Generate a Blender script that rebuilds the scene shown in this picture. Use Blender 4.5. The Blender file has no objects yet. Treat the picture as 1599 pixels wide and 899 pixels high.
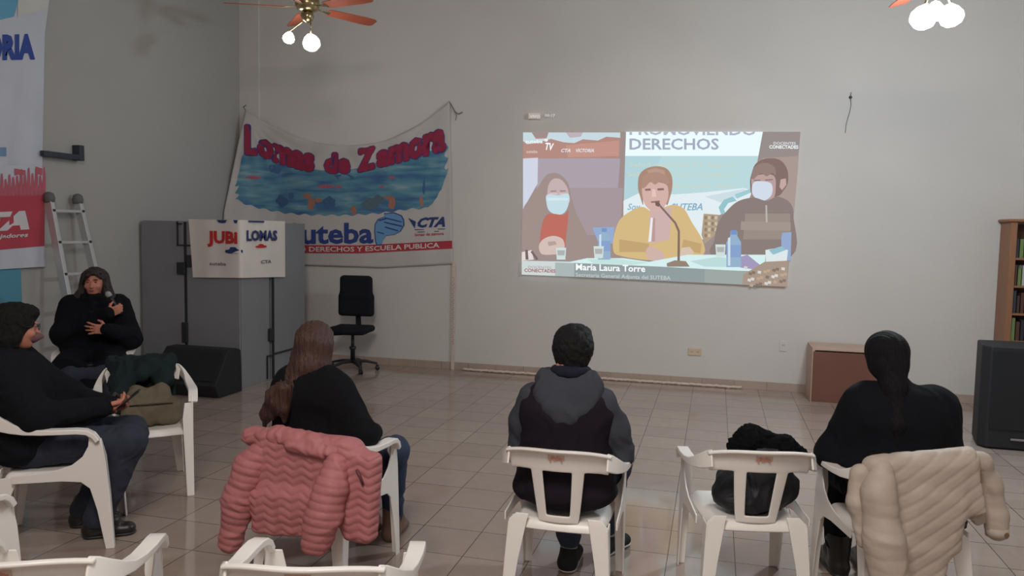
import bpy, bmesh, math, random
import numpy as np
from mathutils import Vector, Matrix, noise
random.seed(7)
PI = math.pi
SC = bpy.context.scene
COL = SC.collection

# ------------------------------------------------------------------ camera
CAM_Z = 1.755
CR = Vector((0.96699391, 0.25414746, 0.01821676))
CD = Vector((0.03636771, -0.06690405, -0.9970964))
CF = Vector((-0.25219074, 0.96484865, -0.07393857))
FPX = 1213.8
cam_data = bpy.data.cameras.new('camera')
cam = bpy.data.objects.new('camera', cam_data)
COL.objects.link(cam)
m = Matrix.Identity(4)
for i in range(3):
    m[i][0] = CR[i]; m[i][1] = -CD[i]; m[i][2] = -CF[i]
m[2][3] = CAM_Z
cam.matrix_world = m
cam_data.sensor_width = 36.0
cam_data.lens = FPX / 1599 * 36.0
cam_data.clip_start = 0.05
SC.camera = cam
SC.view_settings.view_transform = 'Standard'
SC.view_settings.look = 'None'
SC.view_settings.gamma = 1.0
SC.view_settings.exposure = 0.0
SC.view_settings.use_curve_mapping = False

WY = 9.174      # back wall
LX = -6.155     # left wall
RX = 4.6
FY = -3.6
CZ = 4.75

# ------------------------------------------------------------------ light
world = bpy.data.worlds.new('world'); SC.world = world
world.use_nodes = True
world.node_tree.nodes['Background'].inputs[0].default_value = (0.75, 0.85, 1.0, 1)
world.node_tree.nodes['Background'].inputs[1].default_value = 0.07


def lamp(name, kind, loc, power, color=(1, 1, 1), size=0.3, target=None, **kw):
    d = bpy.data.lights.new(name, kind)
    d.energy = power; d.color = color
    if kind == 'AREA':
        d.shape = 'RECTANGLE'; d.size = size; d.size_y = kw.get('size_y', size)
    elif kind in ('POINT', 'SPOT'):
        d.shadow_soft_size = size
    if kind == 'SPOT':
        d.spot_size = kw.get('angle', 1.0); d.spot_blend = kw.get('blend', .5)
    o = bpy.data.objects.new(name, d); COL.objects.link(o); o.location = loc
    if target:
        o.rotation_euler = (Vector(target) - Vector(loc)).to_track_quat('-Z', 'Y').to_euler()
    return o


L_FRONT = lamp('unseen_hall_light', 'AREA', (-0.6, 0.3, 4.5), 150, (1.0, 0.93, 0.87), 1.4, (-0.4, 3.2, 0.3))
L_BACK = lamp('unseen_hall_light', 'AREA', (0.5, -2.2, 4.5), 62, (1.0, 0.94, 0.88), 1.6, (0.5, 0, 0.0))  # unseen area light, added for the soft light from behind the camera
L_PROJ = lamp('projector_beam', 'SPOT', (-0.55, 3.0, 3.9), 95, (1.0, 0.86, 0.78), 0.1, (-0.75, WY, 1.75), angle=0.74, blend=0.5)

# ------------------------------------------------------------------ helpers


def at(px, py, Y):
    d = CF + CR * ((px - 799.5) / FPX) + CD * ((py - 449.5) / FPX)
    t = Y / d.y
    return Vector((d.x * t, Y, CAM_Z + d.z * t))


def atx(px, py, X):
    d = CF + CR * ((px - 799.5) / FPX) + CD * ((py - 449.5) / FPX)
    t = X / d.x
    return Vector((X, d.y * t, CAM_Z + d.z * t))


def lin(c):
    c = c / 255.0
    return c / 12.92 if c <= 0.04045 else ((c + 0.055) / 1.055) ** 2.4


def S(r, g, b):
    return (lin(r), lin(g), lin(b), 1.0)


_mats = {}


def mat(name, col, rough=0.6, metal=0.0, var=0.06, vscale=6.0, bump=0.0, bscale=60.0, spec=0.5, coat=0.0, stretch=None, sheen=0.0):
    if name in _mats:
        return _mats[name]
    M = bpy.data.materials.new(name); M.use_nodes = True
    nt = M.node_tree; N = nt.nodes; Lk = nt.links
    p = N['Principled BSDF']
    p.inputs['Roughness'].default_value = rough
    p.inputs['Metallic'].default_value = metal
    p.inputs['Specular IOR Level'].default_value = spec if rough < .88 else .15
    p.inputs['Coat Weight'].default_value = coat
    if sheen:
        p.inputs['Sheen Weight'].default_value = sheen
    c = S(*col)
    tc = N.new('ShaderNodeTexCoord')
    mp = N.new('ShaderNodeMapping'); Lk.new(tc.outputs['Object'], mp.inputs[0])
    if stretch:
        mp.inputs['Scale'].default_value = stretch
    n1 = N.new('ShaderNodeTexNoise'); n1.inputs['Scale'].default_value = vscale; n1.inputs['Detail'].default_value = 4
    Lk.new(mp.outputs[0], n1.inputs['Vector'])
    mx = N.new('ShaderNodeMix'); mx.data_type = 'RGBA'
    a = [min(1, v * (1 - var * 2)) for v in c[:3]] + [1]
    b = [min(1, v * (1 + var * 2)) for v in c[:3]] + [1]
    mx.inputs[6].default_value = a; mx.inputs[7].default_value = b
    Lk.new(n1.outputs['Fac'], mx.inputs[0]); Lk.new(mx.outputs[2], p.inputs['Base Color'])
    if bump:
        n2 = N.new('ShaderNodeTexNoise'); n2.inputs['Scale'].default_value = bscale; n2.inputs['Detail'].default_value = 3
        Lk.new(mp.outputs[0], n2.inputs['Vector'])
        bp = N.new('ShaderNodeBump'); bp.inputs['Strength'].default_value = bump; bp.inputs['Distance'].default_value = 0.01
        Lk.new(n2.outputs['Fac'], bp.inputs['Height']); Lk.new(bp.outputs[0], p.inputs['Normal'])
    _mats[name] = M
    return M


def emit(name, col, strength=1.0):
    if name in _mats:
        return _mats[name]
    M = bpy.data.materials.new(name); M.use_nodes = True
    nt = M.node_tree; nt.nodes.clear()
    e = nt.nodes.new('ShaderNodeEmission'); o = nt.nodes.new('ShaderNodeOutputMaterial')
    e.inputs[0].default_value = S(*col); e.inputs[1].default_value = strength
    nt.links.new(e.outputs[0], o.inputs[0])
    _mats[name] = M
    return M


def link(name, me, mt=None, parent=None, smooth=False):
    if mt is not None and len(me.materials) == 0:
        me.materials.append(mt)
    if smooth:
        me.polygons.foreach_set('use_smooth', [True] * len(me.polygons))
    o = bpy.data.objects.new(name, me); COL.objects.link(o)
    if parent is not None:
        o.parent = parent
    return o


def obj(name, bm, mt, parent=None, smooth=False, bevel=0.0, segs=2):
    me = bpy.data.meshes.new(name)
    bmesh.ops.recalc_face_normals(bm, faces=bm.faces)
    bm.to_mesh(me); bm.free()
    o = link(name, me, mt, parent, smooth)
    if bevel:
        md = o.modifiers.new('bevel', 'BEVEL'); md.width = bevel; md.segments = segs; md.limit_method = 'ANGLE'
        md.harden_normals = False
        me.polygons.foreach_set('use_smooth', [True] * len(me.polygons))
        wn = o.modifiers.new('wn', 'WEIGHTED_NORMAL'); wn.keep_sharp = True
    return o


def tag(o, label, cat, group=None):
    o['label'] = label; o['category'] = cat
    if group:
        o['group'] = group
    return o


def struct(o):
    o['kind'] = 'structure'
    return o


def empty(name, loc, rz=0.0, label=None, cat=None, group=None):
    o = bpy.data.objects.new(name, None); COL.objects.link(o)
    o.location = loc; o.rotation_euler = (0, 0, rz); o.empty_display_size = 0.1
    if label:
        tag(o, label, cat, group)
    return o


def box(bm, c, s, R=None):
    """box centred c with full sizes s"""
    v = []
    for dx in (-.5, .5):
        for dy in (-.5, .5):
            for dz in (-.5, .5):
                p = Vector((dx * s[0], dy * s[1], dz * s[2]))
                if R is not None:
                    p = R @ p
                v.append(bm.verts.new(Vector(c) + p))
    for f in ((0, 1, 3, 2), (4, 6, 7, 5), (0, 4, 5, 1), (2, 3, 7, 6), (0, 2, 6, 4), (1, 5, 7, 3)):
        bm.faces.new([v[i] for i in f])
    return bm


def bx(c, s, R=None):
    return box(bmesh.new(), c, s, R)


def tube(bm, pts, rad, n=10, caps=True):
    pts = [Vector(p) for p in pts]
    if not isinstance(rad, (list, tuple)):
        rad = [rad] * len(pts)
    rings = []
    ref = None
    for i, p in enumerate(pts):
        t = (pts[min(i + 1, len(pts) - 1)] - pts[max(i - 1, 0)]).normalized()
        if ref is None:
            ref = Vector((0, 0, 1)) if abs(t.z) < .9 else Vector((1, 0, 0))
        a = t.cross(ref)
        if a.length < 1e-5:
            a = t.cross(Vector((0, 1, 0)))
        a.normalize(); b = t.cross(a); ref = a.cross(t) * -1 if False else ref
        rings.append([bm.verts.new(p + (a * math.cos(2 * PI * k / n) + b * math.sin(2 * PI * k / n)) * rad[i]) for k in range(n)])
    for i in range(len(rings) - 1):
        for k in range(n):
            bm.faces.new((rings[i][k], rings[i][(k + 1) % n], rings[i + 1][(k + 1) % n], rings[i + 1][k]))
    if caps:
        bm.faces.new(rings[0]); bm.faces.new(rings[-1][::-1])
    return bm


def lathe(bm, prof, c=(0, 0, 0), n=20, axis=None):
    """prof list of (r,z)"""
    M = Vector(axis).to_track_quat('Z', 'Y').to_matrix() if axis is not None else Matrix.Identity(3)
    rings = []
    for r, z in prof:
        rings.append([bm.verts.new(Vector(c) + M @ Vector((r * math.cos(2 * PI * k / n), r * math.sin(2 * PI * k / n), z))) for k in range(n)])
    for i in range(len(rings) - 1):
        for k in range(n):
            bm.faces.new((rings[i][k], rings[i][(k + 1) % n], rings[i + 1][(k + 1) % n], rings[i + 1][k]))
    if prof[0][0] > 1e-4:
        bm.faces.new(rings[0][::-1])
    if prof[-1][0] > 1e-4:
        bm.faces.new(rings[-1])
    bmesh.ops.remove_doubles(bm, verts=bm.verts, dist=1e-6)
    return bm


def loft(bm, secs):
    """secs: (centre, w, t) half vectors"""
    rings = []
    for c, w, t in secs:
        c = Vector(c); w = Vector(w); t = Vector(t)
        rings.append([bm.verts.new(c - w - t), bm.verts.new(c + w - t), bm.verts.new(c + w + t), bm.verts.new(c - w + t)])
    for i in range(len(rings) - 1):
        for k in range(4):
            bm.faces.new((rings[i][k], rings[i][(k + 1) % 4], rings[i + 1][(k + 1) % 4], rings[i + 1][k]))
    bm.faces.new(rings[0]); bm.faces.new(rings[-1][::-1])
    return bm


def prism(bm, pts, fn, th):
    """polygon pts (a,b); fn(a,b,side) -> Vector"""
    A = [bm.verts.new(fn(a, b, -th)) for a, b in pts]
    B = [bm.verts.new(fn(a, b, th)) for a, b in pts]
    n = len(pts)
    bm.faces.new(A); bm.faces.new(B[::-1])
    for i in range(n):
        bm.faces.new((A[i], A[(i + 1) % n], B[(i + 1) % n], B[i]))
    return bm


def sheet(bm, fn, nu, nv, keep=None):
    g = {}
    def V(i, j):
        if (i, j) not in g:
            g[(i, j)] = bm.verts.new(fn(i / nu, j / nv))
        return g[(i, j)]
    for i in range(nu):
        for j in range(nv):
            if keep and not keep((i + .5) / nu, (j + .5) / nv):
                continue
            bm.faces.new((V(i, j), V(i + 1, j), V(i + 1, j + 1), V(i, j + 1)))
    return bm


def interp(tab, x):
    if x <= tab[0][0]:
        return tab[0][1]
    for (a, va), (b, vb) in zip(tab, tab[1:]):
        if x <= b:
            t = (x - a) / (b - a)
            return va + (vb - va) * t
    return tab[-1][1]


def spline(tab, x):
    """smooth interpolation of (x, value)"""
    xs = [t[0] for t in tab]; ys = [t[1] for t in tab]
    if x <= xs[0]: return ys[0]
    if x >= xs[-1]: return ys[-1]
    i = max(k for k in range(len(xs) - 1) if xs[k] <= x)
    h = xs[i + 1] - xs[i]; t = (x - xs[i]) / h
    def m_(k):
        if k == 0: return (ys[1] - ys[0]) / (xs[1] - xs[0])
        if k == len(xs) - 1: return (ys[-1] - ys[-2]) / (xs[-1] - xs[-2])
        return (ys[k + 1] - ys[k - 1]) / (xs[k + 1] - xs[k - 1])
    return (2*t**3-3*t**2+1)*ys[i] + (t**3-2*t**2+t)*h*m_(i) + (-2*t**3+3*t**2)*ys[i+1] + (t**3-t**2)*h*m_(i+1)


# lettering: outline mesh of a string in unit size
def glyphs(s, bold=0.0, shear=0.0):
    c = bpy.data.curves.new('lettering', 'FONT'); c.body = s; c.size = 1.0; c.offset = bold; c.shear = shear; c.resolution_u = 2
    o = bpy.data.objects.new('lettering', c); COL.objects.link(o)
    dg = bpy.context.evaluated_depsgraph_get(); dg.update()
    me = bpy.data.meshes.new_from_object(o.evaluated_get(dg))
    vs = [(v.co.x, v.co.y) for v in me.vertices]
    fs = [tuple(p.vertices) for p in me.polygons]
    bpy.data.objects.remove(o); bpy.data.curves.remove(c); bpy.data.meshes.remove(me)
    if not vs:
        return [], [], (0, 1)
    x0 = min(v[0] for v in vs); x1 = max(v[0] for v in vs)
    return [((x - x0) / (x1 - x0), y) for x, y in vs], fs, (x0, x1)


def put_text(bm, s, fn, bold=0.0, shear=0.0, mi=0):
    """fn(u in 0..1, y in em units) -> Vector"""
    vs, fs, _ = glyphs(s, bold, shear)
    V = [bm.verts.new(fn(u, y)) for u, y in vs]
    for f in fs:
        try:
            q = bm.faces.new([V[i] for i in f]); q.material_index = mi
        except ValueError:
            pass


# ------------------------------------------------------------------ implicit bodies
class SDF:
    def __init__(s, lo, hi, h):
        s.lo = np.array(lo, float); s.h = h
        s.n = np.ceil((np.array(hi, float) - s.lo) / h).astype(int) + 1
        s.F = np.full(s.n, 0.3, np.float32)
        s.ax = [(s.lo[i] + h * np.arange(s.n[i])).astype(np.float32) for i in range(3)]

    def _sub(s, lo, hi, m):
        i0 = np.clip(np.floor((np.array(lo) - m - s.lo) / s.h).astype(int), 0, s.n)
        i1 = np.clip(np.ceil((np.array(hi) + m - s.lo) / s.h).astype(int) + 1, 0, s.n)
        sl = tuple(slice(a, b) for a, b in zip(i0, i1))
        X = s.ax[0][sl[0]][:, None, None]; Y = s.ax[1][sl[1]][None, :, None]; Z = s.ax[2][sl[2]][None, None, :]
        return sl, X, Y, Z

    def _join(s, sl, d, k, cut=False):
        a = s.F[sl]
        if a.size == 0:
            return
        d = d.astype(np.float32)
        if cut:
            hh = np.clip(0.5 - 0.5 * (a + d) / k, 0, 1)
            s.F[sl] = a * (1 - hh) - d * hh + k * hh * (1 - hh)
        else:
            hh = np.clip(0.5 + 0.5 * (a - d) / k, 0, 1)
            s.F[sl] = a * (1 - hh) + d * hh - k * hh * (1 - hh)

    def cap(s, a, b, ra, rb=None, k=0.02, rib=None, cut=False, flat=None):
        a = np.array(a, float); b = np.array(b, float); rb = ra if rb is None else rb
        m_ = max(ra, rb) * (1.6 if flat else 1) + k + 0.03
        sl, X, Y, Z = s._sub(np.minimum(a, b), np.maximum(a, b), m_)
        ba = b - a; L2 = float(ba @ ba) + 1e-9
        px, py, pz = X - a[0], Y - a[1], Z - a[2]
        t = np.clip((px * ba[0] + py * ba[1] + pz * ba[2]) / L2, 0, 1)
        r = ra + (rb - ra) * t
        if rib:
            r = r + rib[1] * (np.abs(np.sin(PI * rib[0] * t)) - 0.6)
        dx, dy, dz = px - t * ba[0], py - t * ba[1], pz - t * ba[2]
        if flat is not None:     # flat = (unit axis, factor) squashes along the axis
            ax, f = np.array(flat[0], float), flat[1]
            q = dx * ax[0] + dy * ax[1] + dz * ax[2]
            e = q * (1 / f - 1)
            dx, dy, dz = dx + e * ax[0], dy + e * ax[1], dz + e * ax[2]
        d = np.sqrt(dx * dx + dy * dy + dz * dz) - r
        s._join(sl, d, k, cut)

    def chain(s, pts, rads, k=0.02, **kw):
        for i in range(len(pts) - 1):
            s.cap(pts[i], pts[i + 1], rads[i], rads[i + 1], k, **kw)

    def ell(s, c, r, R=None, k=0.02, cut=False):
        c = np.array(c, float); r = np.array(r, float)
        mx = max(r)
        sl, X, Y, Z = s._sub(c - mx, c + mx, k + 0.03)
        p = [X - c[0], Y - c[1], Z - c[2]]
        if R is not None:
            Rt = np.array(R.transposed())
            p = [Rt[i][0] * p[0] + Rt[i][1] * p[1] + Rt[i][2] * p[2] for i in range(3)]
        k0 = np.sqrt((p[0] / r[0]) ** 2 + (p[1] / r[1]) ** 2 + (p[2] / r[2]) ** 2)
        k1 = np.sqrt((p[0] / r[0] ** 2) ** 2 + (p[1] / r[1] ** 2) ** 2 + (p[2] / r[2] ** 2) ** 2) + 1e-6
        s._join(sl, k0 * (k0 - 1) / k1, k, cut)

    def box(s, c, hs, R=None, rnd=0.01, k=0.02, cut=False):
        c = np.array(c, float); mx = float(np.linalg.norm(hs))
        sl, X, Y, Z = s._sub(c - mx, c + mx, k + 0.03)
        p = [X - c[0], Y - c[1], Z - c[2]]
        if R is not None:
            Rt = np.array(R.transposed())
            p = [Rt[i][0] * p[0] + Rt[i][1] * p[1] + Rt[i][2] * p[2] for i in range(3)]
        q = [np.abs(p[i]) - (hs[i] - rnd) for i in range(3)]
        o = np.sqrt(sum(np.maximum(v, 0) ** 2 for v in q)) + np.minimum(np.maximum(np.maximum(q[0], q[1]), q[2]), 0)
        s._join(sl, o - rnd, k, cut)

    def mesh(s, name):
        F = s.F.copy()
        F[0], F[-1], F[:, 0], F[:, -1], F[:, :, 0], F[:, :, -1] = [.3] * 6
        ins = F < 0
        nx, ny, nz = F.shape
        cnt = np.zeros((nx - 1, ny - 1, nz - 1), np.int8)
        for dx in (0, 1):
            for dy in (0, 1):
                for dz in (0, 1):
                    cnt += ins[dx:nx - 1 + dx, dy:ny - 1 + dy, dz:nz - 1 + dz]
        mixed = (cnt > 0) & (cnt < 8)
        I = np.argwhere(mixed)
        idx = np.full(mixed.shape, -1, np.int32); idx[mixed] = np.arange(len(I))
        acc = np.zeros((len(I), 3)); c = np.zeros(len(I))
        cor = [(x, y, z) for x in (0, 1) for y in (0, 1) for z in (0, 1)]
        for p in cor:
            for ax in range(3):
                if p[ax] == 1:
                    continue
                q = list(p); q[ax] = 1
                fp = F[I[:, 0] + p[0], I[:, 1] + p[1], I[:, 2] + p[2]]
                fq = F[I[:, 0] + q[0], I[:, 1] + q[1], I[:, 2] + q[2]]
                mk = (fp < 0) != (fq < 0)
                t = np.where(mk, fp / np.where(mk, fp - fq, 1), 0)
                pos = np.array(p, float)[None, :].repeat(len(I), 0); pos[:, ax] += t
                acc += pos * mk[:, None]; c += mk
        V = (I + acc / c[:, None]) * s.h + s.lo
        Q = []
        for ax in range(3):
            b, cc = [(1, 2), (2, 0), (0, 1)][ax]
            A = ins.take(range(0, F.shape[ax] - 1), ax); B = ins.take(range(1, F.shape[ax]), ax)
            E = np.argwhere(A != B)
            E = E[(E[:, b] > 0) & (E[:, cc] > 0) & (E[:, b] < F.shape[b] - 1) & (E[:, cc] < F.shape[cc] - 1)]
            flip = A[E[:, 0], E[:, 1], E[:, 2]]
            def cell(db, dc):
                J = E.copy(); J[:, b] -= db; J[:, cc] -= dc
                return idx[J[:, 0], J[:, 1], J[:, 2]]
            q = np.stack([cell(1, 1), cell(0, 1), cell(0, 0), cell(1, 0)], 1)
            q[~flip] = q[~flip][:, ::-1]
            Q.append(q)
        Q = np.concatenate(Q); Q = Q[(Q >= 0).all(1)]
        me = bpy.data.meshes.new(name)
        me.vertices.add(len(V)); me.vertices.foreach_set('co', V.astype(np.float32).ravel())
        me.loops.add(Q.size); me.loops.foreach_set('vertex_index', Q.astype(np.int32).ravel())
        me.polygons.add(len(Q)); me.polygons.foreach_set('loop_start', np.arange(0, Q.size, 4, dtype=np.int32))
        me.polygons.foreach_set('loop_total', np.full(len(Q), 4, np.int32))
        me.update(calc_edges=True); me.validate()
        return me

    def obj(s, name, mt, parent=None, wrinkle=0.0, wscale=9.0, fn=None, smooth_it=1):
        me = s.mesh(name)
        if wrinkle or fn:
            nv = len(me.vertices)
            co = np.empty(nv * 3, np.float32); me.vertices.foreach_get('co', co); co = co.reshape(-1, 3)
            no = np.array([tuple(v.normal) for v in me.vertices])
            d = np.zeros(nv)
            if wrinkle:
                for i in range(nv):
                    p = Vector(co[i] * wscale)
                    q = Vector((p.x * 1.3 + 2 * noise.noise(p * .6), p.y * 1.3, p.z * 0.8))
                    a = noise.noise(q)
                    d[i] = (0.5 - abs(a) * 2.2) * wrinkle + noise.noise(q * 2.7) * wrinkle * .35
            if fn:
                d += fn(co, no)
            co = co + no * d[:, None]
            me.vertices.foreach_set('co', co.astype(np.float32).ravel()); me.update()
        o = link(name, me, mt, parent, True)
        if smooth_it:
            md = o.modifiers.new('smooth', 'SMOOTH'); md.factor = 0.5; md.iterations = smooth_it
        return o


# ------------------------------------------------------------------ materials
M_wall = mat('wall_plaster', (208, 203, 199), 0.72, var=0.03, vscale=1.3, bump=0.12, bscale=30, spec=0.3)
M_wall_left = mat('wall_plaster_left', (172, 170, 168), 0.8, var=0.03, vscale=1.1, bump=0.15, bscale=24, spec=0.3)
M_ceil = mat('ceiling_paint', (190, 180, 170), 0.8)
M_base = mat('skirting_tile', (172, 154, 142), 0.45, var=0.1, vscale=3)
M_plastic = mat('white_plastic', (246, 241, 236), 0.34, var=0.015, vscale=5, bump=0.03, bscale=80)
M_black = mat('black_plastic', (34, 35, 40), 0.45, bump=0.1, bscale=120)
M_blackfab = mat('black_fabric', (30, 31, 36), 0.95, bump=0.25, bscale=90, var=.15)
M_skin = mat('skin', (186, 128, 108), 0.55, var=0.04, vscale=20, bump=0.05)
M_skin_warm = mat('skin_warm', (192, 126, 104), 0.55, var=0.04, vscale=20)
M_denim = mat('blue_denim', (52, 62, 84), 0.85, bump=0.3, bscale=180, var=.15, vscale=14)
M_denim_dark = mat('dark_denim', (44, 48, 64), 0.85, bump=0.3, bscale=180, var=.12, vscale=14)
M_shoe = mat('dark_leather', (34, 30, 30), 0.4, bump=0.1)
M_metal = mat('grey_steel', (132, 133, 138), 0.5, metal=0.0, var=0.04, vscale=2, bump=0.02)
M_dark = mat('dark_metal', (42, 42, 46), 0.5)
M_alu = mat('aluminium', (196, 198, 200), 0.4, metal=0.35, var=0.06)


def floor_material():
    M = bpy.data.materials.new('ceramic_tiles'); M.use_nodes = True
    N = M.node_tree.nodes; Lk = M.node_tree.links; p = N['Principled BSDF']
    tc = N.new('ShaderNodeTexCoord'); mp = N.new('ShaderNodeMapping')
    mp.inputs['Location'].default_value = (0.1961 + 7.1, -4.2294 + 7.1 , 0)
    Lk.new(tc.outputs['Object'], mp.inputs[0])
    br = N.new('ShaderNodeTexBrick'); br.offset = 0.0; br.squash = 1.0
    br.inputs['Scale'].default_value = 1.0; br.inputs['Brick Width'].default_value = 0.355; br.inputs['Row Height'].default_value = 0.355
    br.inputs['Mortar Size'].default_value = 0.0028; br.inputs['Mortar Smooth'].default_value = 0.3
    br.inputs['Bias'].default_value = 0.0
    br.inputs['Color1'].default_value = S(170, 154, 144); br.inputs['Color2'].default_value = S(158, 142, 133)
    br.inputs['Mortar'].default_value = S(66, 56, 52)
    Lk.new(mp.outputs[0], br.inputs['Vector'])
    n = N.new('ShaderNodeTexNoise'); n.inputs['Scale'].default_value = 5; n.inputs['Detail'].default_value = 6; n.inputs['Distortion'].default_value = 1.2
    Lk.new(tc.outputs['Object'], n.inputs['Vector'])
    mx = N.new('ShaderNodeMix'); mx.data_type = 'RGBA'; mx.blend_type = 'MULTIPLY'; mx.inputs[0].default_value = 0.35
    rp = N.new('ShaderNodeValToRGB'); rp.color_ramp.elements[0].position = .3; rp.color_ramp.elements[0].color = (.72, .69, .66, 1)
    rp.color_ramp.elements[1].position = .7
    Lk.new(n.outputs['Fac'], rp.inputs[0]); Lk.new(br.outputs['Color'], mx.inputs[6]); Lk.new(rp.outputs[0], mx.inputs[7])
    Lk.new(mx.outputs[2], p.inputs['Base Color'])
    ma = N.new('ShaderNodeMapRange'); ma.inputs['To Min'].default_value = 0.04; ma.inputs['To Max'].default_value = 0.12
    Lk.new(n.outputs['Fac'], ma.inputs['Value']); Lk.new(ma.outputs[0], p.inputs['Roughness'])
    bp = N.new('ShaderNodeBump'); bp.inputs['Strength'].default_value = 0.25; bp.inputs['Distance'].default_value = 0.002; bp.invert = True
    Lk.new(br.outputs['Fac'], bp.inputs['Height']); Lk.new(bp.outputs[0], p.inputs['Normal'])
    return M


# ------------------------------------------------------------------ room
T = 0.15
struct(obj('floor', bx(((LX + RX) / 2, (FY + WY) / 2, -T / 2), (RX - LX + 2 * T, WY - FY + 2 * T, T)), floor_material()))
struct(obj('ceiling', bx(((LX + RX) / 2, (FY + WY) / 2, CZ + T / 2), (RX - LX + 2 * T, WY - FY + 2 * T, T)), M_ceil))
struct(obj('wall_back', bx(((LX + RX) / 2, WY + T / 2, CZ / 2), (RX - LX + 2 * T, T, CZ)), M_wall))
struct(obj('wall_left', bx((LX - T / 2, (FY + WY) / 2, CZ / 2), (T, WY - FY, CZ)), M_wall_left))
struct(obj('wall_right', bx((RX + T / 2, (FY + WY) / 2, CZ / 2), (T, WY - FY, CZ)), M_wall))
struct(obj('wall_front', bx(((LX + RX) / 2, FY - T / 2, CZ / 2), (RX - LX + 2 * T, T, CZ)), M_wall))
# shallow pilaster in the corner
pxr = at(404, 100, WY - .03).x
struct(obj('trim_1', bx(((LX + pxr) / 2, WY - .015, CZ / 2), (pxr - LX, .03, CZ)), M_wall, bevel=.004))
bb = bmesh.new(); x = LX + .02
while x < RX - .02:
    w = min(.355, RX - .01 - x); box(bb, (x + w / 2, WY - .006, .047), (w - .003, .012, .094)); x += .355
struct(obj('baseboard_back', bb, M_base, bevel=.002))
bb = bmesh.new(); y = FY + .02
while y < WY - .05:
    w = min(.355, WY - .04 - y); box(bb, (LX + .006, y + w / 2, .047), (.012, w - .003, .094)); y += .355
struct(obj('baseboard_left', bb, M_base, bevel=.002))
bb = bmesh.new(); y = FY + .02
while y < WY - .05:
    w = min(.355, WY - .04 - y); box(bb, (RX - .006, y + w / 2, .047), (.012, w - .003, .094)); y += .355
struct(obj('baseboard_right', bb, M_base, bevel=.002))

# ------------------------------------------------------------------ projected picture on the wall


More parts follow.
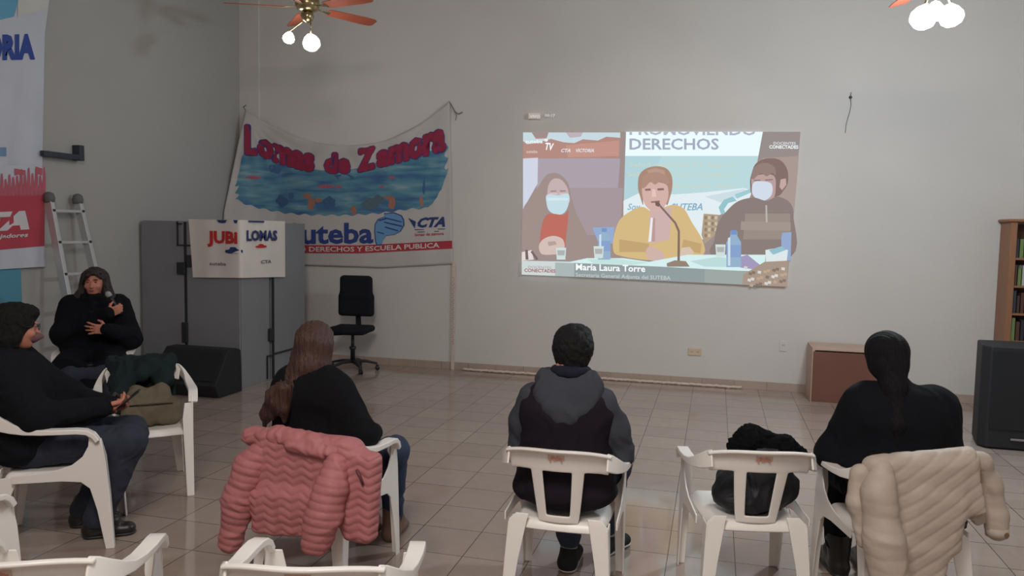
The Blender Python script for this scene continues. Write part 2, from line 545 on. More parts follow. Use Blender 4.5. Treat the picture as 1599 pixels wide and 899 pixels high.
def projection():
    bm = bmesh.new(); mats = []
    def mi(c):
        n = 'projected_%d_%d_%d' % c
        M = emit(n, c)
        if M not in mats:
            mats.append(M)
        return mats.index(M)
    lay = [0]
    def P(x, y):
        return at(x, y, WY - .003 - .0004 * lay[0])
    def poly(c, pts):
        lay[0] += 1
        f = bm.faces.new([bm.verts.new(P(x, y)) for x, y in pts]); f.material_index = mi(c)
    def Z(pts):   # crop pixels -> photo pixels
        return [(800 + x / 2.996, 160 + y / 2.997) for x, y in pts]
    def zp(c, pts): poly(c, Z(pts))
    def zs(c, pts):
        q = []
        n = len(pts)
        for i in range(n):
            p0, p1, p2, p3 = [pts[(i + k - 1) % n] for k in range(4)]
            for k in range(5):
                t = k / 5
                q.append(tuple(.5 * (2 * p1[a] + (p2[a] - p0[a]) * t + (2 * p0[a] - 5 * p1[a] + 4 * p2[a] - p3[a]) * t * t + (3 * p1[a] - p0[a] - 3 * p2[a] + p3[a]) * t ** 3) for a in (0, 1)))
        zp(c, q)
    def ell(c, cx, cy, rx, ry, n=20, a0=0, a1=2 * PI):
        zp(c, [(cx + rx * math.cos(a0 + (a1 - a0) * i / n), cy + ry * math.sin(a0 + (a1 - a0) * i / n)) for i in range(n)])
    def text(c, s, x0, x1, y0, y1, em, bold=0.0, shear=0.0, clip=None):
        lay[0] += 1
        if clip:
            b2 = bmesh.new()
            put_text(b2, s, lambda u, v: P(800 + (x0 + (x1 - x0) * u) / 2.996, 160 + (y0 + (y1 - y0) * u - v * em) / 2.997), bold, shear, mi(c))
            A, B = P(*clip[0]), P(*clip[1]); d = (B - A).normalized()
            bmesh.ops.bisect_plane(b2, geom=b2.verts[:] + b2.edges[:] + b2.faces[:], plane_co=A, plane_no=Vector((-d.z, 0, d.x)), clear_outer=True)
            tm = bpy.data.meshes.new('clip'); b2.to_mesh(tm); b2.free(); bm.from_mesh(tm); bpy.data.meshes.remove(tm)
            return
        def fn(u, v):
            X = x0 + (x1 - x0) * u; Yb = y0 + (y1 - y0) * u - v * em
            return P(800 + X / 2.996, 160 + Yb / 2.997)
        put_text(bm, s, fn, bold, shear, mi(c))
    zp((158, 143, 138), [(50, 137), (1348, 137), (1285, 862), (44, 805)])
    # left part: dark hall with red banner
    zp((160, 142, 139), [(50, 137), (528, 137), (512, 740), (44, 740)])
    zp((172, 162, 172), [(118, 258), (505, 262), (480, 585), (110, 585)])
    zp((166, 152, 156), [(118, 400), (520, 400), (500, 620), (110, 620)])
    zp((180, 140, 130), [(50, 165), (505, 150), (500, 260), (50, 262)])
    zp((196, 150, 138), [(250, 200), (500, 178), (498, 250), (260, 256)])
    zp((200, 218, 226), [(50, 140), (90, 140), (110, 170), (160, 168), (170, 140), (505, 140), (505, 165), (440, 160), (400, 178), (330, 172), (290, 190), (240, 186), (180, 170), (120, 188), (70, 195), (50, 180)])
    zp((190, 178, 186), [(250, 140), (330, 140), (320, 160), (270, 165)])
    text((228, 228, 232), 'CTA', 228, 272, 232, 232, 22, .03, .3)
    text((226, 226, 230), 'VICTORIA', 298, 382, 232, 232, 22, .03, .3)
    text((222, 196, 190), 'suteba', 66, 118, 236, 236, 20, .02)
    text((240, 246, 250), 'suteba', 62, 142, 190, 190, 24, .02)
    text((250, 254, 255), 'TV', 155, 195, 220, 224, 46, .03, .3)
    ell((230, 240, 246), 158, 176, 9, 7)
    zp((208, 214, 230), [(50, 262), (120, 258), (118, 380), (50, 500)])
    # woman at left
    zs((160, 143, 138), [(150, 350), (185, 330), (225, 338), (262, 380), (275, 440), (300, 520), (330, 580), (385, 720), (280, 745), (140, 715), (60, 690), (48, 620), (50, 500), (100, 430)])
    zs((198, 178, 178), [(172, 380), (195, 356), (230, 362), (256, 396), (264, 430), (262, 470), (166, 470), (164, 420)])
    zp((158, 134, 134), [(178, 412), (206, 411), (206, 417), (180, 418)])
    zp((222, 206, 206), [(172, 426), (212, 425), (212, 429), (174, 430)])
    zp((158, 134, 134), [(222, 411), (250, 411), (250, 417), (224, 418)])
    zp((222, 206, 206), [(220, 426), (262, 425), (262, 429), (222, 430)])
    zs((196, 222, 232), [(162, 432), (215, 434), (264, 430), (262, 480), (240, 518), (205, 524), (172, 506), (160, 470)])
    zp((212, 232, 240), [(165, 446), (262, 446), (261, 458), (163, 458)])
    zs((190, 112, 100), [(150, 540), (180, 520), (240, 526), (262, 512), (250, 640), (235, 700), (140, 680), (132, 610)])
    zs((212, 190, 184), [(126, 664), (150, 636), (195, 624), (236, 640), (244, 680), (225, 706), (150, 712), (128, 696)])
    zp((182, 160, 156), [(165, 652), (200, 648), (208, 664), (170, 672)])
    zp((228, 216, 212), [(44, 700), (90, 690), (100, 735), (44, 740)])
    zp((120, 104, 106), [(60, 690), (72, 688), (76, 735), (62, 735)])
    zp((120, 104, 106), [(85, 698), (95, 694), (122, 732), (112, 738)])
    # backdrop panel
    zp((236, 252, 255), [(532, 137), (1172, 137), (1160, 250), (528, 250)])
    zp((186, 218, 222), [(528, 250), (1160, 250), (1140, 420), (900, 470), (520, 520)])
    zp((178, 212, 218), [(528, 250), (700, 250), (600, 450), (522, 450)])
    text((178, 182, 200), 'PROMOVIENDO', 548, 1140, 150, 152, 66, .025, clip=((977, 206), (1191, 205.4)))
    text((166, 172, 192), 'DERECHOS', 548, 966, 219, 219, 72, .02)
    for (a, b, y) in ((545, 1050, 300), (540, 1050, 345), (745, 1040, 400)):
        text((206, 214, 196), 'Salud seguridad e higiene', a, b, y, y, 30)
    # bags, stuff behind
    zp((226, 238, 242), [(520, 460), (600, 420), (760, 430), (900, 420), (1080, 400), (1125, 410), (1100, 470), (960, 530), (900, 640), (780, 640), (520, 540)])
    zp((206, 222, 228), [(900, 440), (1080, 405), (1120, 420), (980, 470)])
    text((146, 182, 204), 'Soy', 538, 600, 502, 502, 42, .02, .3)
    text((138, 176, 200), 'SUTEBA', 740, 890, 505, 503, 46, .02, .3)
    zp((152, 196, 206), [(965, 490), (990, 455), (1030, 440), (1050, 460), (1010, 470), (990, 500), (1000, 525), (975, 520)])
    zp((160, 204, 212), [(1040, 430), (1110, 405), (1120, 420), (1050, 450)])
    zp((176, 158, 136), [(895, 520), (965, 525), (950, 620), (900, 660), (885, 620)])
    for k in range(14):
        a = 900 + (k % 4) * 16; b = 530 + (k // 4) * 28
        zp((206, 190, 164) if k % 2 else (148, 130, 112), [(a, b), (a + 12, b + 2), (a + 10, b + 18), (a - 2, b + 14)])
    # right wall and woman at right
    zp((152, 142, 140), [(1172, 137), (1348, 137), (1300, 690), (1150, 690), (1120, 420)])
    zp((170, 152, 146), [(1170, 260), (1340, 250), (1318, 520), (1150, 520)])
    text((226, 236, 240), 'DOCENTES', 1222, 1326, 196, 197, 17, .01)
    text((240, 248, 250), 'CONECTADES', 1202, 1338, 215, 216, 22, .03)
    zs((134, 112, 108), [(1120, 330), (1140, 285), (1190, 262), (1250, 268), (1285, 310), (1290, 370), (1270, 410), (1235, 440), (1130, 440), (1112, 380)])
    zs((188, 160, 158), [(1128, 345), (1220, 340), (1232, 400), (1215, 450), (1130, 440), (1120, 390)])
    zp((196, 168, 164), [(1255, 360), (1280, 355), (1282, 385), (1262, 410), (1250, 395)])
    zp((142, 118, 116), [(1130, 362), (1160, 361), (1162, 366), (1132, 368)])
    zp((142, 118, 116), [(1182, 360), (1218, 358), (1219, 363), (1184, 366)])
    zs((150, 128, 122), [(1118, 345), (1135, 300), (1180, 282), (1225, 300), (1232, 340), (1215, 330), (1190, 345), (1165, 330), (1140, 348), (1128, 360)])
    zs((212, 220, 236), [(1128, 375), (1165, 368), (1212, 380), (1214, 430), (1180, 458), (1140, 448), (1122, 420)])
    zs((140, 126, 122), [(1010, 500), (1060, 460), (1130, 445), (1190, 460), (1240, 440), (1300, 470), (1316, 540), (1300, 720), (950, 720), (946, 640), (965, 560)])
    zp((154, 142, 134), [(1090, 520), (1300, 520), (1300, 640), (1080, 640)])
    zp((162, 150, 142), [(1070, 556), (1302, 560), (1302, 600), (1068, 596)])
    zp((190, 182, 176), [(1184, 480), (1192, 480), (1194, 560), (1186, 560)])
    # woman at the centre
    zs((214, 186, 134), [(600, 488), (660, 510), (740, 480), (800, 495), (840, 560), (892, 650), (890, 715), (780, 740), (620, 736), (500, 716), (472, 690), (476, 620), (510, 540)])
    zp((196, 166, 118), [(500, 640), (640, 660), (640, 700), (500, 700)])
    zp((196, 166, 118), [(800, 640), (885, 660), (880, 706), (790, 690)])
    zp((206, 178, 176), [(645, 500), (745, 490), (735, 640), (650, 660), (640, 560)])
    zp((188, 156, 148), [(655, 540), (668, 540), (668, 650), (650, 650)])
    zp((236, 236, 244), [(648, 538), (658, 540), (650, 650), (636, 652)])
    zs((172, 138, 122), [(592, 345), (620, 312), (670, 298), (720, 308), (746, 345), (748, 400), (735, 452), (722, 480), (700, 430), (620, 440), (612, 480), (598, 440), (588, 400)])
    zp((186, 154, 138), [(630, 318), (672, 306), (712, 318), (716, 340), (690, 332), (664, 342), (640, 334)])
    zs((212, 178, 170), [(612, 385), (660, 372), (712, 380), (728, 400), (728, 450), (705, 495), (660, 510), (622, 480), (608, 430)])
    zs((176, 142, 126), [(606, 372), (622, 338), (668, 326), (716, 340), (734, 376), (712, 380), (694, 366), (668, 384), (646, 372), (622, 396), (608, 400)])
    zp((140, 108, 106), [(620, 404), (646, 402), (648, 412), (622, 413)])
    zp((140, 108, 106), [(678, 402), (708, 400), (710, 410), (680, 412)])
    zp((228, 198, 190), [(655, 405), (668, 405), (674, 440), (652, 442)])
    zp((160, 116, 112), [(648, 462), (690, 458), (690, 468), (650, 470)])
    zs((208, 180, 172), [(626, 690), (650, 672), (700, 700), (710, 736), (660, 740), (630, 722)])
    zp((214, 196, 176), [(790, 680), (830, 675), (850, 700), (820, 740), (780, 738)])
    # table, bottles, microphone
    zp((214, 240, 240), [(44, 740), (270, 745), (350, 728), (520, 728), (640, 745), (820, 712), (1185, 712), (1180, 790), (600, 775), (44, 790)])
    zp((190, 220, 218), [(830, 742), (960, 722), (1090, 735), (1060, 770), (900, 768)])
    zp((196, 226, 222), [(350, 735), (460, 728), (640, 750), (560, 760), (380, 752)])
    zp((164, 154, 188), [(1062, 722), (1100, 712), (1172, 770), (1160, 784), (1066, 772)])
    def bottle(x, y, s=1.0):
        zp((150, 178, 204), [(x - 14 * s, y - 145 * s), (x + 14 * s, y - 145 * s), (x + 14 * s, y - 128 * s), (x + 30 * s, y - 100 * s), (x + 30 * s, y), (x - 30 * s, y), (x - 30 * s, y - 100 * s), (x - 14 * s, y - 128 * s)])
        zp((120, 150, 200), [(x - 12 * s, y - 150 * s), (x + 12 * s, y - 150 * s), (x + 12 * s, y - 132 * s), (x - 12 * s, y - 132 * s)])
        zp((136, 164, 206), [(x - 30 * s, y - 90 * s), (x + 30 * s, y - 90 * s), (x + 30 * s, y - 40 * s), (x - 30 * s, y - 40 * s)])
        zp((206, 222, 234), [(x - 24 * s, y - 118 * s), (x - 14 * s, y - 122 * s), (x - 14 * s, y - 6 * s), (x - 24 * s, y - 6 * s)])
    zp((150, 172, 208), [(375, 585), (478, 582), (470, 660), (400, 650)])
    bottle(430, 735, .98); bottle(1036, 770, 1.15); 
    zp((150, 172, 206), [(1258, 640), (1262, 610), (1306, 606), (1302, 740), (1262, 735)])
    for gx, gy in ((228, 735), (404, 728), (974, 720)):
        zp((206, 222, 220), [(gx - 24, gy - 56), (gx + 24, gy - 56), (gx + 20, gy), (gx - 20, gy)])
        zp((176, 178, 178), [(gx - 18, gy - 44), (gx + 18, gy - 44), (gx + 16, gy - 20), (gx - 16, gy - 20)])
    zp((222, 232, 234), [(1184, 690), (1240, 680), (1290, 690), (1284, 740), (1186, 745)])
    zp((120, 98, 94), [(668, 464), (684, 464), (694, 478), (684, 488), (670, 482)])
    zp((132, 110, 104), [(686, 484), (694, 480), (766, 560), (784, 600), (784, 745), (772, 745), (774, 604), (758, 566)])
    zp((150, 132, 118), [(722, 752), (760, 738), (812, 742), (830, 768), (724, 768)])
    # lower caption
    zp((206, 216, 214), [(44, 740), (280, 748), (280, 814), (44, 805)])
    zp((146, 158, 160), [(280, 750), (700, 768), (1070, 788), (1180, 792), (1170, 856), (280, 814)])
    zp((172, 184, 184), [(200, 748), (290, 752), (290, 815), (200, 811)])
    zp((158, 168, 164), [(900, 780), (1180, 792), (1170, 856), (900, 843)])
    zp((168, 150, 136), [(1080, 805), (1180, 745), (1290, 740), (1284, 862), (1075, 853)])
    for k in range(26):
        a = 1085 + (k * 37) % 190; b = 765 + (k * 23) % 85
        zp([(214, 214, 206), (136, 118, 106), (190, 166, 140)][k % 3], [(a, b), (a + 16, b + 3), (a + 13, b + 16), (a - 2, b + 12)])
    zp((150, 192, 204), [(1200, 690), (1260, 672), (1280, 690), (1220, 712)])
    text((170, 160, 164), 'DOCENTES', 74, 182, 775, 778, 16, .01)
    text((166, 106, 110), 'CONECTADES', 56, 202, 792, 796, 22, .03)
    text((250, 252, 252), 'María Laura Torre', 297, 622, 783, 792, 42, .022)
    text((206, 214, 214), 'Secretaria General Adjunta del SUTEBA', 297, 740, 814, 830, 26)
    # status words above the picture
    zp((178, 165, 158), [(76, 50), (132, 50), (132, 76), (76, 76)])
    text((222, 216, 212), 'VIVO', 82, 128, 71, 71, 18, .01)
    text((212, 204, 200), '00:17', 152, 200, 67, 67, 18, .01)
    me = bpy.data.meshes.new('projected_picture'); bm.to_mesh(me); bm.free()
    for M in mats:
        me.materials.append(M)
    # all pieces must face the room
    o = link('projected_picture', me)
    tag(o, 'large projected video picture of three people at a table, cast on the back wall', 'projection')


projection()

# ------------------------------------------------------------------ big cloth banner by the corner


def banner_point(u, v, off=0.0):
    """u 0..1 left to right, v 0..1 top to bottom (photo-traced outline on the wall, bending across the corner)"""
    xl = 383 + (350 - 383) * v * 1.5 if v < .67 else 350
    xl = interp([(0, 383), (.67, 350), (1, 346)], v)
    xr = interp([(0, 702), (1, 707)], v)
    px = xl + (xr - xl) * u
    top = spline([(383, 171), (405, 186), (431, 199), (478, 219), (536, 227), (585, 223), (615, 214), (661, 190), (702, 158)], 383 + (702 - 383) * u)
    bot = interp([(0, 408), (.35, 414), (.7, 418), (1, 412)], u)
    py = top + (bot - top) * v
    # cloth folds
    dep = 0.02 + 0.012 * math.sin(u * 34 + 3 * math.sin(v * 3)) * (0.3 + .7 * (1 - v)) * math.sin(PI * min(1, v * 3 + .1)) ** 2
    dep += 0.012 * math.sin(abs(u - .5) * 30 - v * 16) * max(0, 1 - v * 1.2)
    for uu in (1 - u, u):
        rr = math.hypot(uu * 1.6, v); dep += .009 * math.sin(math.atan2(v, uu * 1.6) * 24) * math.exp(-rr * 1.1) * min(1, rr * 5)
    left = max(0.0, (0.22 - u) / 0.22)
    dep += 0.03 * left + 0.52 * left * v
    p = at(px, py, WY - max(dep, .012) - off)
    if p.x < LX + .03:
        p = atx(px, py, LX + .03 + off)
    return p


def big_banner():
    M_cl = mat('banner_cotton', (196, 190, 188), 0.9, var=.05, vscale=3, bump=.15, bscale=140)
    root = tag(empty('cloth_banner', at(540, 300, WY - .02), 0), 'big white hand-painted cloth banner sagging between two corners on the back wall', 'banner')
    inv = Matrix.Translation(-root.location)
    def fin(name, bm, mt):
        for v in bm.verts: v.co = inv @ v.co
        return obj(name, bm, mt, root, smooth=True)
    bm = bmesh.new(); sheet(bm, lambda u, v: banner_point(u, v), 110, 60)
    o = fin('cloth', bm, M_cl); md = o.modifiers.new('s', 'SOLIDIFY'); md.thickness = .002
    def uv(px, py):   # photo pixel -> u,v
        u = (px - 368) / (704 - 368); v = .5
        for _ in range(8):
            xl = interp([(0, 383), (.67, 350), (1, 346)], v); xr = interp([(0, 702), (1, 707)], v)
            u = (px - xl) / (xr - xl); uu = min(1, max(0, u))
            top = spline([(383, 171), (405, 186), (431, 199), (478, 219), (536, 227), (585, 223), (615, 214), (661, 190), (702, 158)], 383 + 319 * uu)
            bot = interp([(0, 408), (.35, 414), (.7, 418), (1, 412)], uu)
            v = (py - top) / (bot - top)
        return u, v
    def Bp(px, py, off):
        u, v = uv(px, py)
        return banner_point(min(.999, max(.001, u)), min(.999, max(.001, v)), off)
    # painted sea
    Ms = bpy.data.materials.new('painted_sea'); Ms.use_nodes = True
    N = Ms.node_tree.nodes; Lk = Ms.node_tree.links; p = N['Principled BSDF']; p.inputs['Roughness'].default_value = .85
    tc = N.new('ShaderNodeTexCoord'); mp = N.new('ShaderNodeMapping'); mp.inputs['Scale'].default_value = (.8, 1, 4.6); mp.inputs['Rotation'].default_value = (0, .35, 0)
    n = N.new('ShaderNodeTexNoise'); n.inputs['Scale'].default_value = 2.4; n.inputs['Detail'].default_value = 7; n.inputs['Distortion'].default_value = .35
    r = N.new('ShaderNodeValToRGB'); els = r.color_ramp.elements
    els[0].position = .28; els[0].color = S(62, 92, 140)
    els[1].position = .72; els[1].color = S(140, 164, 180)
    for ps, c in ((.4, (70, 112, 154)), (.5, (84, 134, 158)), (.6, (102, 148, 166))):
        e = els.new(ps); e.color = S(*c)
    Lk.new(tc.outputs['Object'], mp.inputs[0]); Lk.new(mp.outputs[0], n.inputs['Vector']); Lk.new(n.outputs['Fac'], r.inputs[0]); Lk.new(r.outputs[0], p.inputs['Base Color'])
    bm = bmesh.new()
    topc = [(372, 262), (378, 236), (400, 240), (450, 252), (490, 264), (530, 266), (575, 260), (620, 252), (660, 240), (697, 226)]
    botc = [(372, 312), (385, 319), (420, 328), (462, 334), (530, 336), (590, 333), (634, 327), (684, 320), (697, 300)]
    def seaf(u, v):
        px = 370 + (697 - 370) * u + 3 * math.sin(v * 17) * (1 if u < .02 or u > .98 else 0)
        t = spline(topc, px); b = spline(botc, px) + 1.5 * math.sin(px * .3)
        if px > 668: b -= (px - 668) * .9 * (1 + .12 * math.sin(px * .8))
        if px < 384: t += (384 - px) * 1.2; 
        py = t + (b - t) * v
        return Bp(px, py, .004)
    sheet(bm, seaf, 90, 20)
    fin('painted_sea', bm, Ms)
    # blots of orange, red, navy figures in the sea
    def blot(cols, pts, r0, name, off=.006):
        for (x, y, a, b) in pts:
            bm = bmesh.new(); n = 22; vs = []
            for k in range(n):
                rr = 1 + .12 * math.sin(k * 1.3 + x) + .1 * math.sin(k * .57 + y)
                vs.append(bm.verts.new(Bp(x + a * rr * math.cos(2 * PI * k / n), y + b * rr * math.sin(2 * PI * k / n), off)))
            bm.faces.new(vs)
            fin(name, bm, mat(name + '_paint', cols, .85, var=.12, vscale=30))
    blot((168, 116, 98), [(486, 318, 6, 9), (480, 306, 7, 4), (552, 328, 4, 8), (612, 318, 6, 8), (608, 309, 8, 3), (658, 314, 3, 8), (497, 313, 6, 3)], 1, 'painted_figure')
    blot((176, 92, 110), [(508, 291, 12, 3), (396, 277, 12, 2.5), (612, 277, 5, 2), (596, 291, 3, 2), (528, 292, 6, 2)], 1, 'painted_fish')
    blot((66, 100, 140), [(440, 314, 9, 9), (514, 316, 9, 10), (455, 306, 5, 5), (662, 292, 2, 12), (430, 264, 10, 7), (538, 276, 16, 4)], 1, 'painted_wave')
    blot((88, 108, 122), [(578, 318, 14, 8), (590, 312, 10, 7)], 1, 'painted_rock')
    # title words
    Mr = mat('crimson_paint', (150, 40, 72), .8, var=.12, vscale=20)
    Mo = mat('blue_outline_paint', (58, 62, 124), .8)
    base = [(378, 238), (400, 240), (440, 254), (490, 266), (548, 268), (575, 263), (620, 252), (660, 242), (697, 232)]
    def word(bm, s, x0, x1, em0, em1, off, bold):
        def fn(u, y):
            px = x0 + (x1 - x0) * u; em = em0 + (em1 - em0) * u
            return Bp(px, spline(base, px) - y * em, off)
        vs, fs, _ = glyphs(s, .02)
        for k in range(13):
            dx, dy = (0, 0) if k == 0 else (bold * math.cos(k * PI / 6), bold * math.sin(k * PI / 6))
            def g(u, y, dx=dx, dy=dy):
                px = x0 + (x1 - x0) * u; em = em0 + (em1 - em0) * u
                return Bp(px + dx, spline(base, px) - y * em + dy, off + k * .00004)
            V = [bm.verts.new(g(u, y)) for u, y in vs]
            for f in fs:
                bm.faces.new([V[i] for i in f])
    for nm, mt, off, bold, gr in (('title_outline', Mo, .006, 3.2, 0), ('title_lettering', Mr, .009, 2.1, 0)):
        bm = bmesh.new()
        word(bm, 'L', 384, 400, 60, 58, off, bold)
        word(bm, 'omas', 404, 489, 52, 50, off, bold)
        word(bm, 'de', 508, 545, 40, 40, off, bold)
        word(bm, 'Z', 560, 584, 46, 44, off, bold)
        word(bm, 'amora', 590, 694, 44, 68, off, bold)
        fin(nm, bm, mt)
    # white band lettering
    Mb = mat('navy_print', (48, 66, 132), .8)
    bm = bmesh.new()
    def fn(u, y):
        px = 447 + (583 - 447) * u
        return Bp(px, 380 - 1.5 * u - y * 44, .006)
    put_text(bm, 'Suteba', fn, .03)
    fin('printed_lettering', bm, Mb)
    # red stripe with words
    bm = bmesh.new()
    sheet(bm, lambda u, v: Bp(400 + 306.5 * u, interp([(400, 383), (465, 382.5), (560, 383), (640, 379), (707, 375.5)], 400 + 307 * u) + 12.5 * v, .005), 60, 2)
    fin('red_stripe', bm, mat('red_print', (176, 56, 66), .8))
    bm = bmesh.new()
    def fn(u, y):
        px = 382 + (686 - 382) * u
        return Bp(px, interp([(382, 393), (465, 392.5), (560, 392.5), (640, 388.5), (707, 385)], px) - y * 10.5, .008)
    put_text(bm, 'DEFENDIENDO DERECHOS Y ESCUELA PUBLICA', fn, .02)
    fin('slogan_lettering', bm, mat('white_print', (214, 205, 203), .8))
    # open hand emblem
    Ml = mat('light_blue_print', (104, 150, 196), .8); Md = mat('dark_blue_print', (40, 62, 116), .8)
    def flat(name, mt, polys, off):
        bm = bmesh.new()
        for pts in polys:
            bm.faces.new([bm.verts.new(Bp(340 + x / 3.27, 150 + y / 3.27, off)) for x, y in pts])
        return fin(name, bm, mt)
    hand = [(808, 740), (803, 690), (806, 655), (820, 630), (852, 618), (850, 602), (900, 598), (935, 612), (946, 632), (948, 660), (930, 690), (900, 706), (860, 712), (846, 730), (838, 755), (815, 758)]
    cx = sum(p[0] for p in hand) / len(hand); cy = sum(p[1] for p in hand) / len(hand)
    flat('hand_emblem_outline', Md, [[(cx + (x - cx) * 1.07, cy + (y - cy) * 1.06) for x, y in hand]], .006)
    flat('hand_emblem', Ml, [hand], .008)
    flat('hand_emblem_lines', Md, [[(852, 618), (940, 640), (940, 645), (852, 624)], [(850, 640), (944, 662), (940, 667), (848, 646)], [(855, 665), (925, 686), (920, 690), (852, 671)], [(820, 632), (862, 622), (866, 627), (824, 638)], [(812, 690), (850, 700), (850, 705), (812, 696)]], .010)
    bm = bmesh.new()
    put_text(bm, 'CTA', lambda u, y: Bp(652 + 43 * u, 354.5 - u * 1.5 - y * 20, .006), .05, .35)
    bm.faces.new([bm.verts.new(Bp(340 + x / 3.27, 150 + y / 3.27, .006)) for x, y in ((972, 622), (1012, 640), (1006, 676))])
    for (y, a, b) in ((680, 1005, 1160), (692, 1020, 1130)):
        bm.faces.new([bm.verts.new(Bp(340 + x / 3.27, 150 + yy / 3.27, .006)) for x, yy in ((a, y), (b, y - 4), (b, y), (a, y + 4))])
    fin('union_emblem', bm, Md)
    bm = bmesh.new(); put_text(bm, 'lomas de zamora', lambda u, y: Bp(648 + 45 * u, 368.5 - u * 2 - y * 6.5, .006), .03)
    fin('red_small_lettering', bm, mat('red_small', (190, 80, 84), .8))
    # ties
    bm = bmesh.new(); tube(bm, [at(x, y, WY - .02) for x, y in ((701, 158), (706, 166), (710, 174), (716, 178), (722, 175))], .006, 6)
    fin('tie_cord', bm, mat('cord', (120, 112, 108), .9)); bm = bmesh.new()
    tube(bm, [at(x, y, WY - .02) for x, y in ((710, 174), (713, 182), (711, 188))], .004, 6)
    fin('tie_cord', bm, mat('cord', (120, 112, 108), .9)); bm = bmesh.new()
    tube(bm, [at(x, y, WY - .05) for x, y in ((383, 171), (380, 167), (384, 164))], .006, 6)
    fin('tie_cord', bm, mat('cord', (120, 112, 108), .9))


big_banner()

# pole / strip beside the banner down to the floor, and the one lying along the wall
Mstrip = mat('pale_strip', (206, 190, 178), .7, var=.1, vscale=40)
Mstrip2 = mat('strip_marks', (150, 120, 108), .8)
t = empty('slat_pole', (at(706.5, 570, WY - .02).x, WY - .02, 0), 0, 'thin pale dotted pole standing upright against the back wall below the cloth banner\'s right corner', 'pole')
bm = bmesh.new(); box(bm, (0, .002, .68), (.042, .016, 1.36)); obj('pole', bm, Mstrip, t, bevel=.004)
bm = bmesh.new()
for k in range(34):
    z = .33 + k * .025
    box(bm, (-.004 if k % 2 else .006, -.0065, z), (.012, .003, .011))
obj('printed_dots', bm, Mstrip2, t)
a = at(722, 574, WY - .05); b = at(1158, 605, WY - .05)
xa = a.x; xb = b.x
t = empty('rolled_strip', ((xa + xb) / 2, WY - .042, 0), 0, 'long thin pale fringed strip lying on the floor along the back wall skirting', 'strip')
bm = bmesh.new(); n = 120
pts = [((xa - xb) / 2 + (xb - xa) * i / n, .006 * math.sin(i * .7), .017 + .003 * math.sin(i * 1.9)) for i in range(n + 1)]
tube(bm, pts, [.014 + .004 * abs(math.sin(i * 1.3)) for i in range(n + 1)], 8)
obj('strip', bm, Mstrip, t, smooth=True)
bm = bmesh.new()
for i in range(0, n, 2):
    box(bm, (pts[i][0], -.02, .008), (.012, .018, .012))
obj('fringe', bm, Mstrip2, t)['kind'] = 'stuff'

# ------------------------------------------------------------------ left wall banners


def wall_x(px, py, off=0.0):
    return atx(px, py, LX + .012 + off)


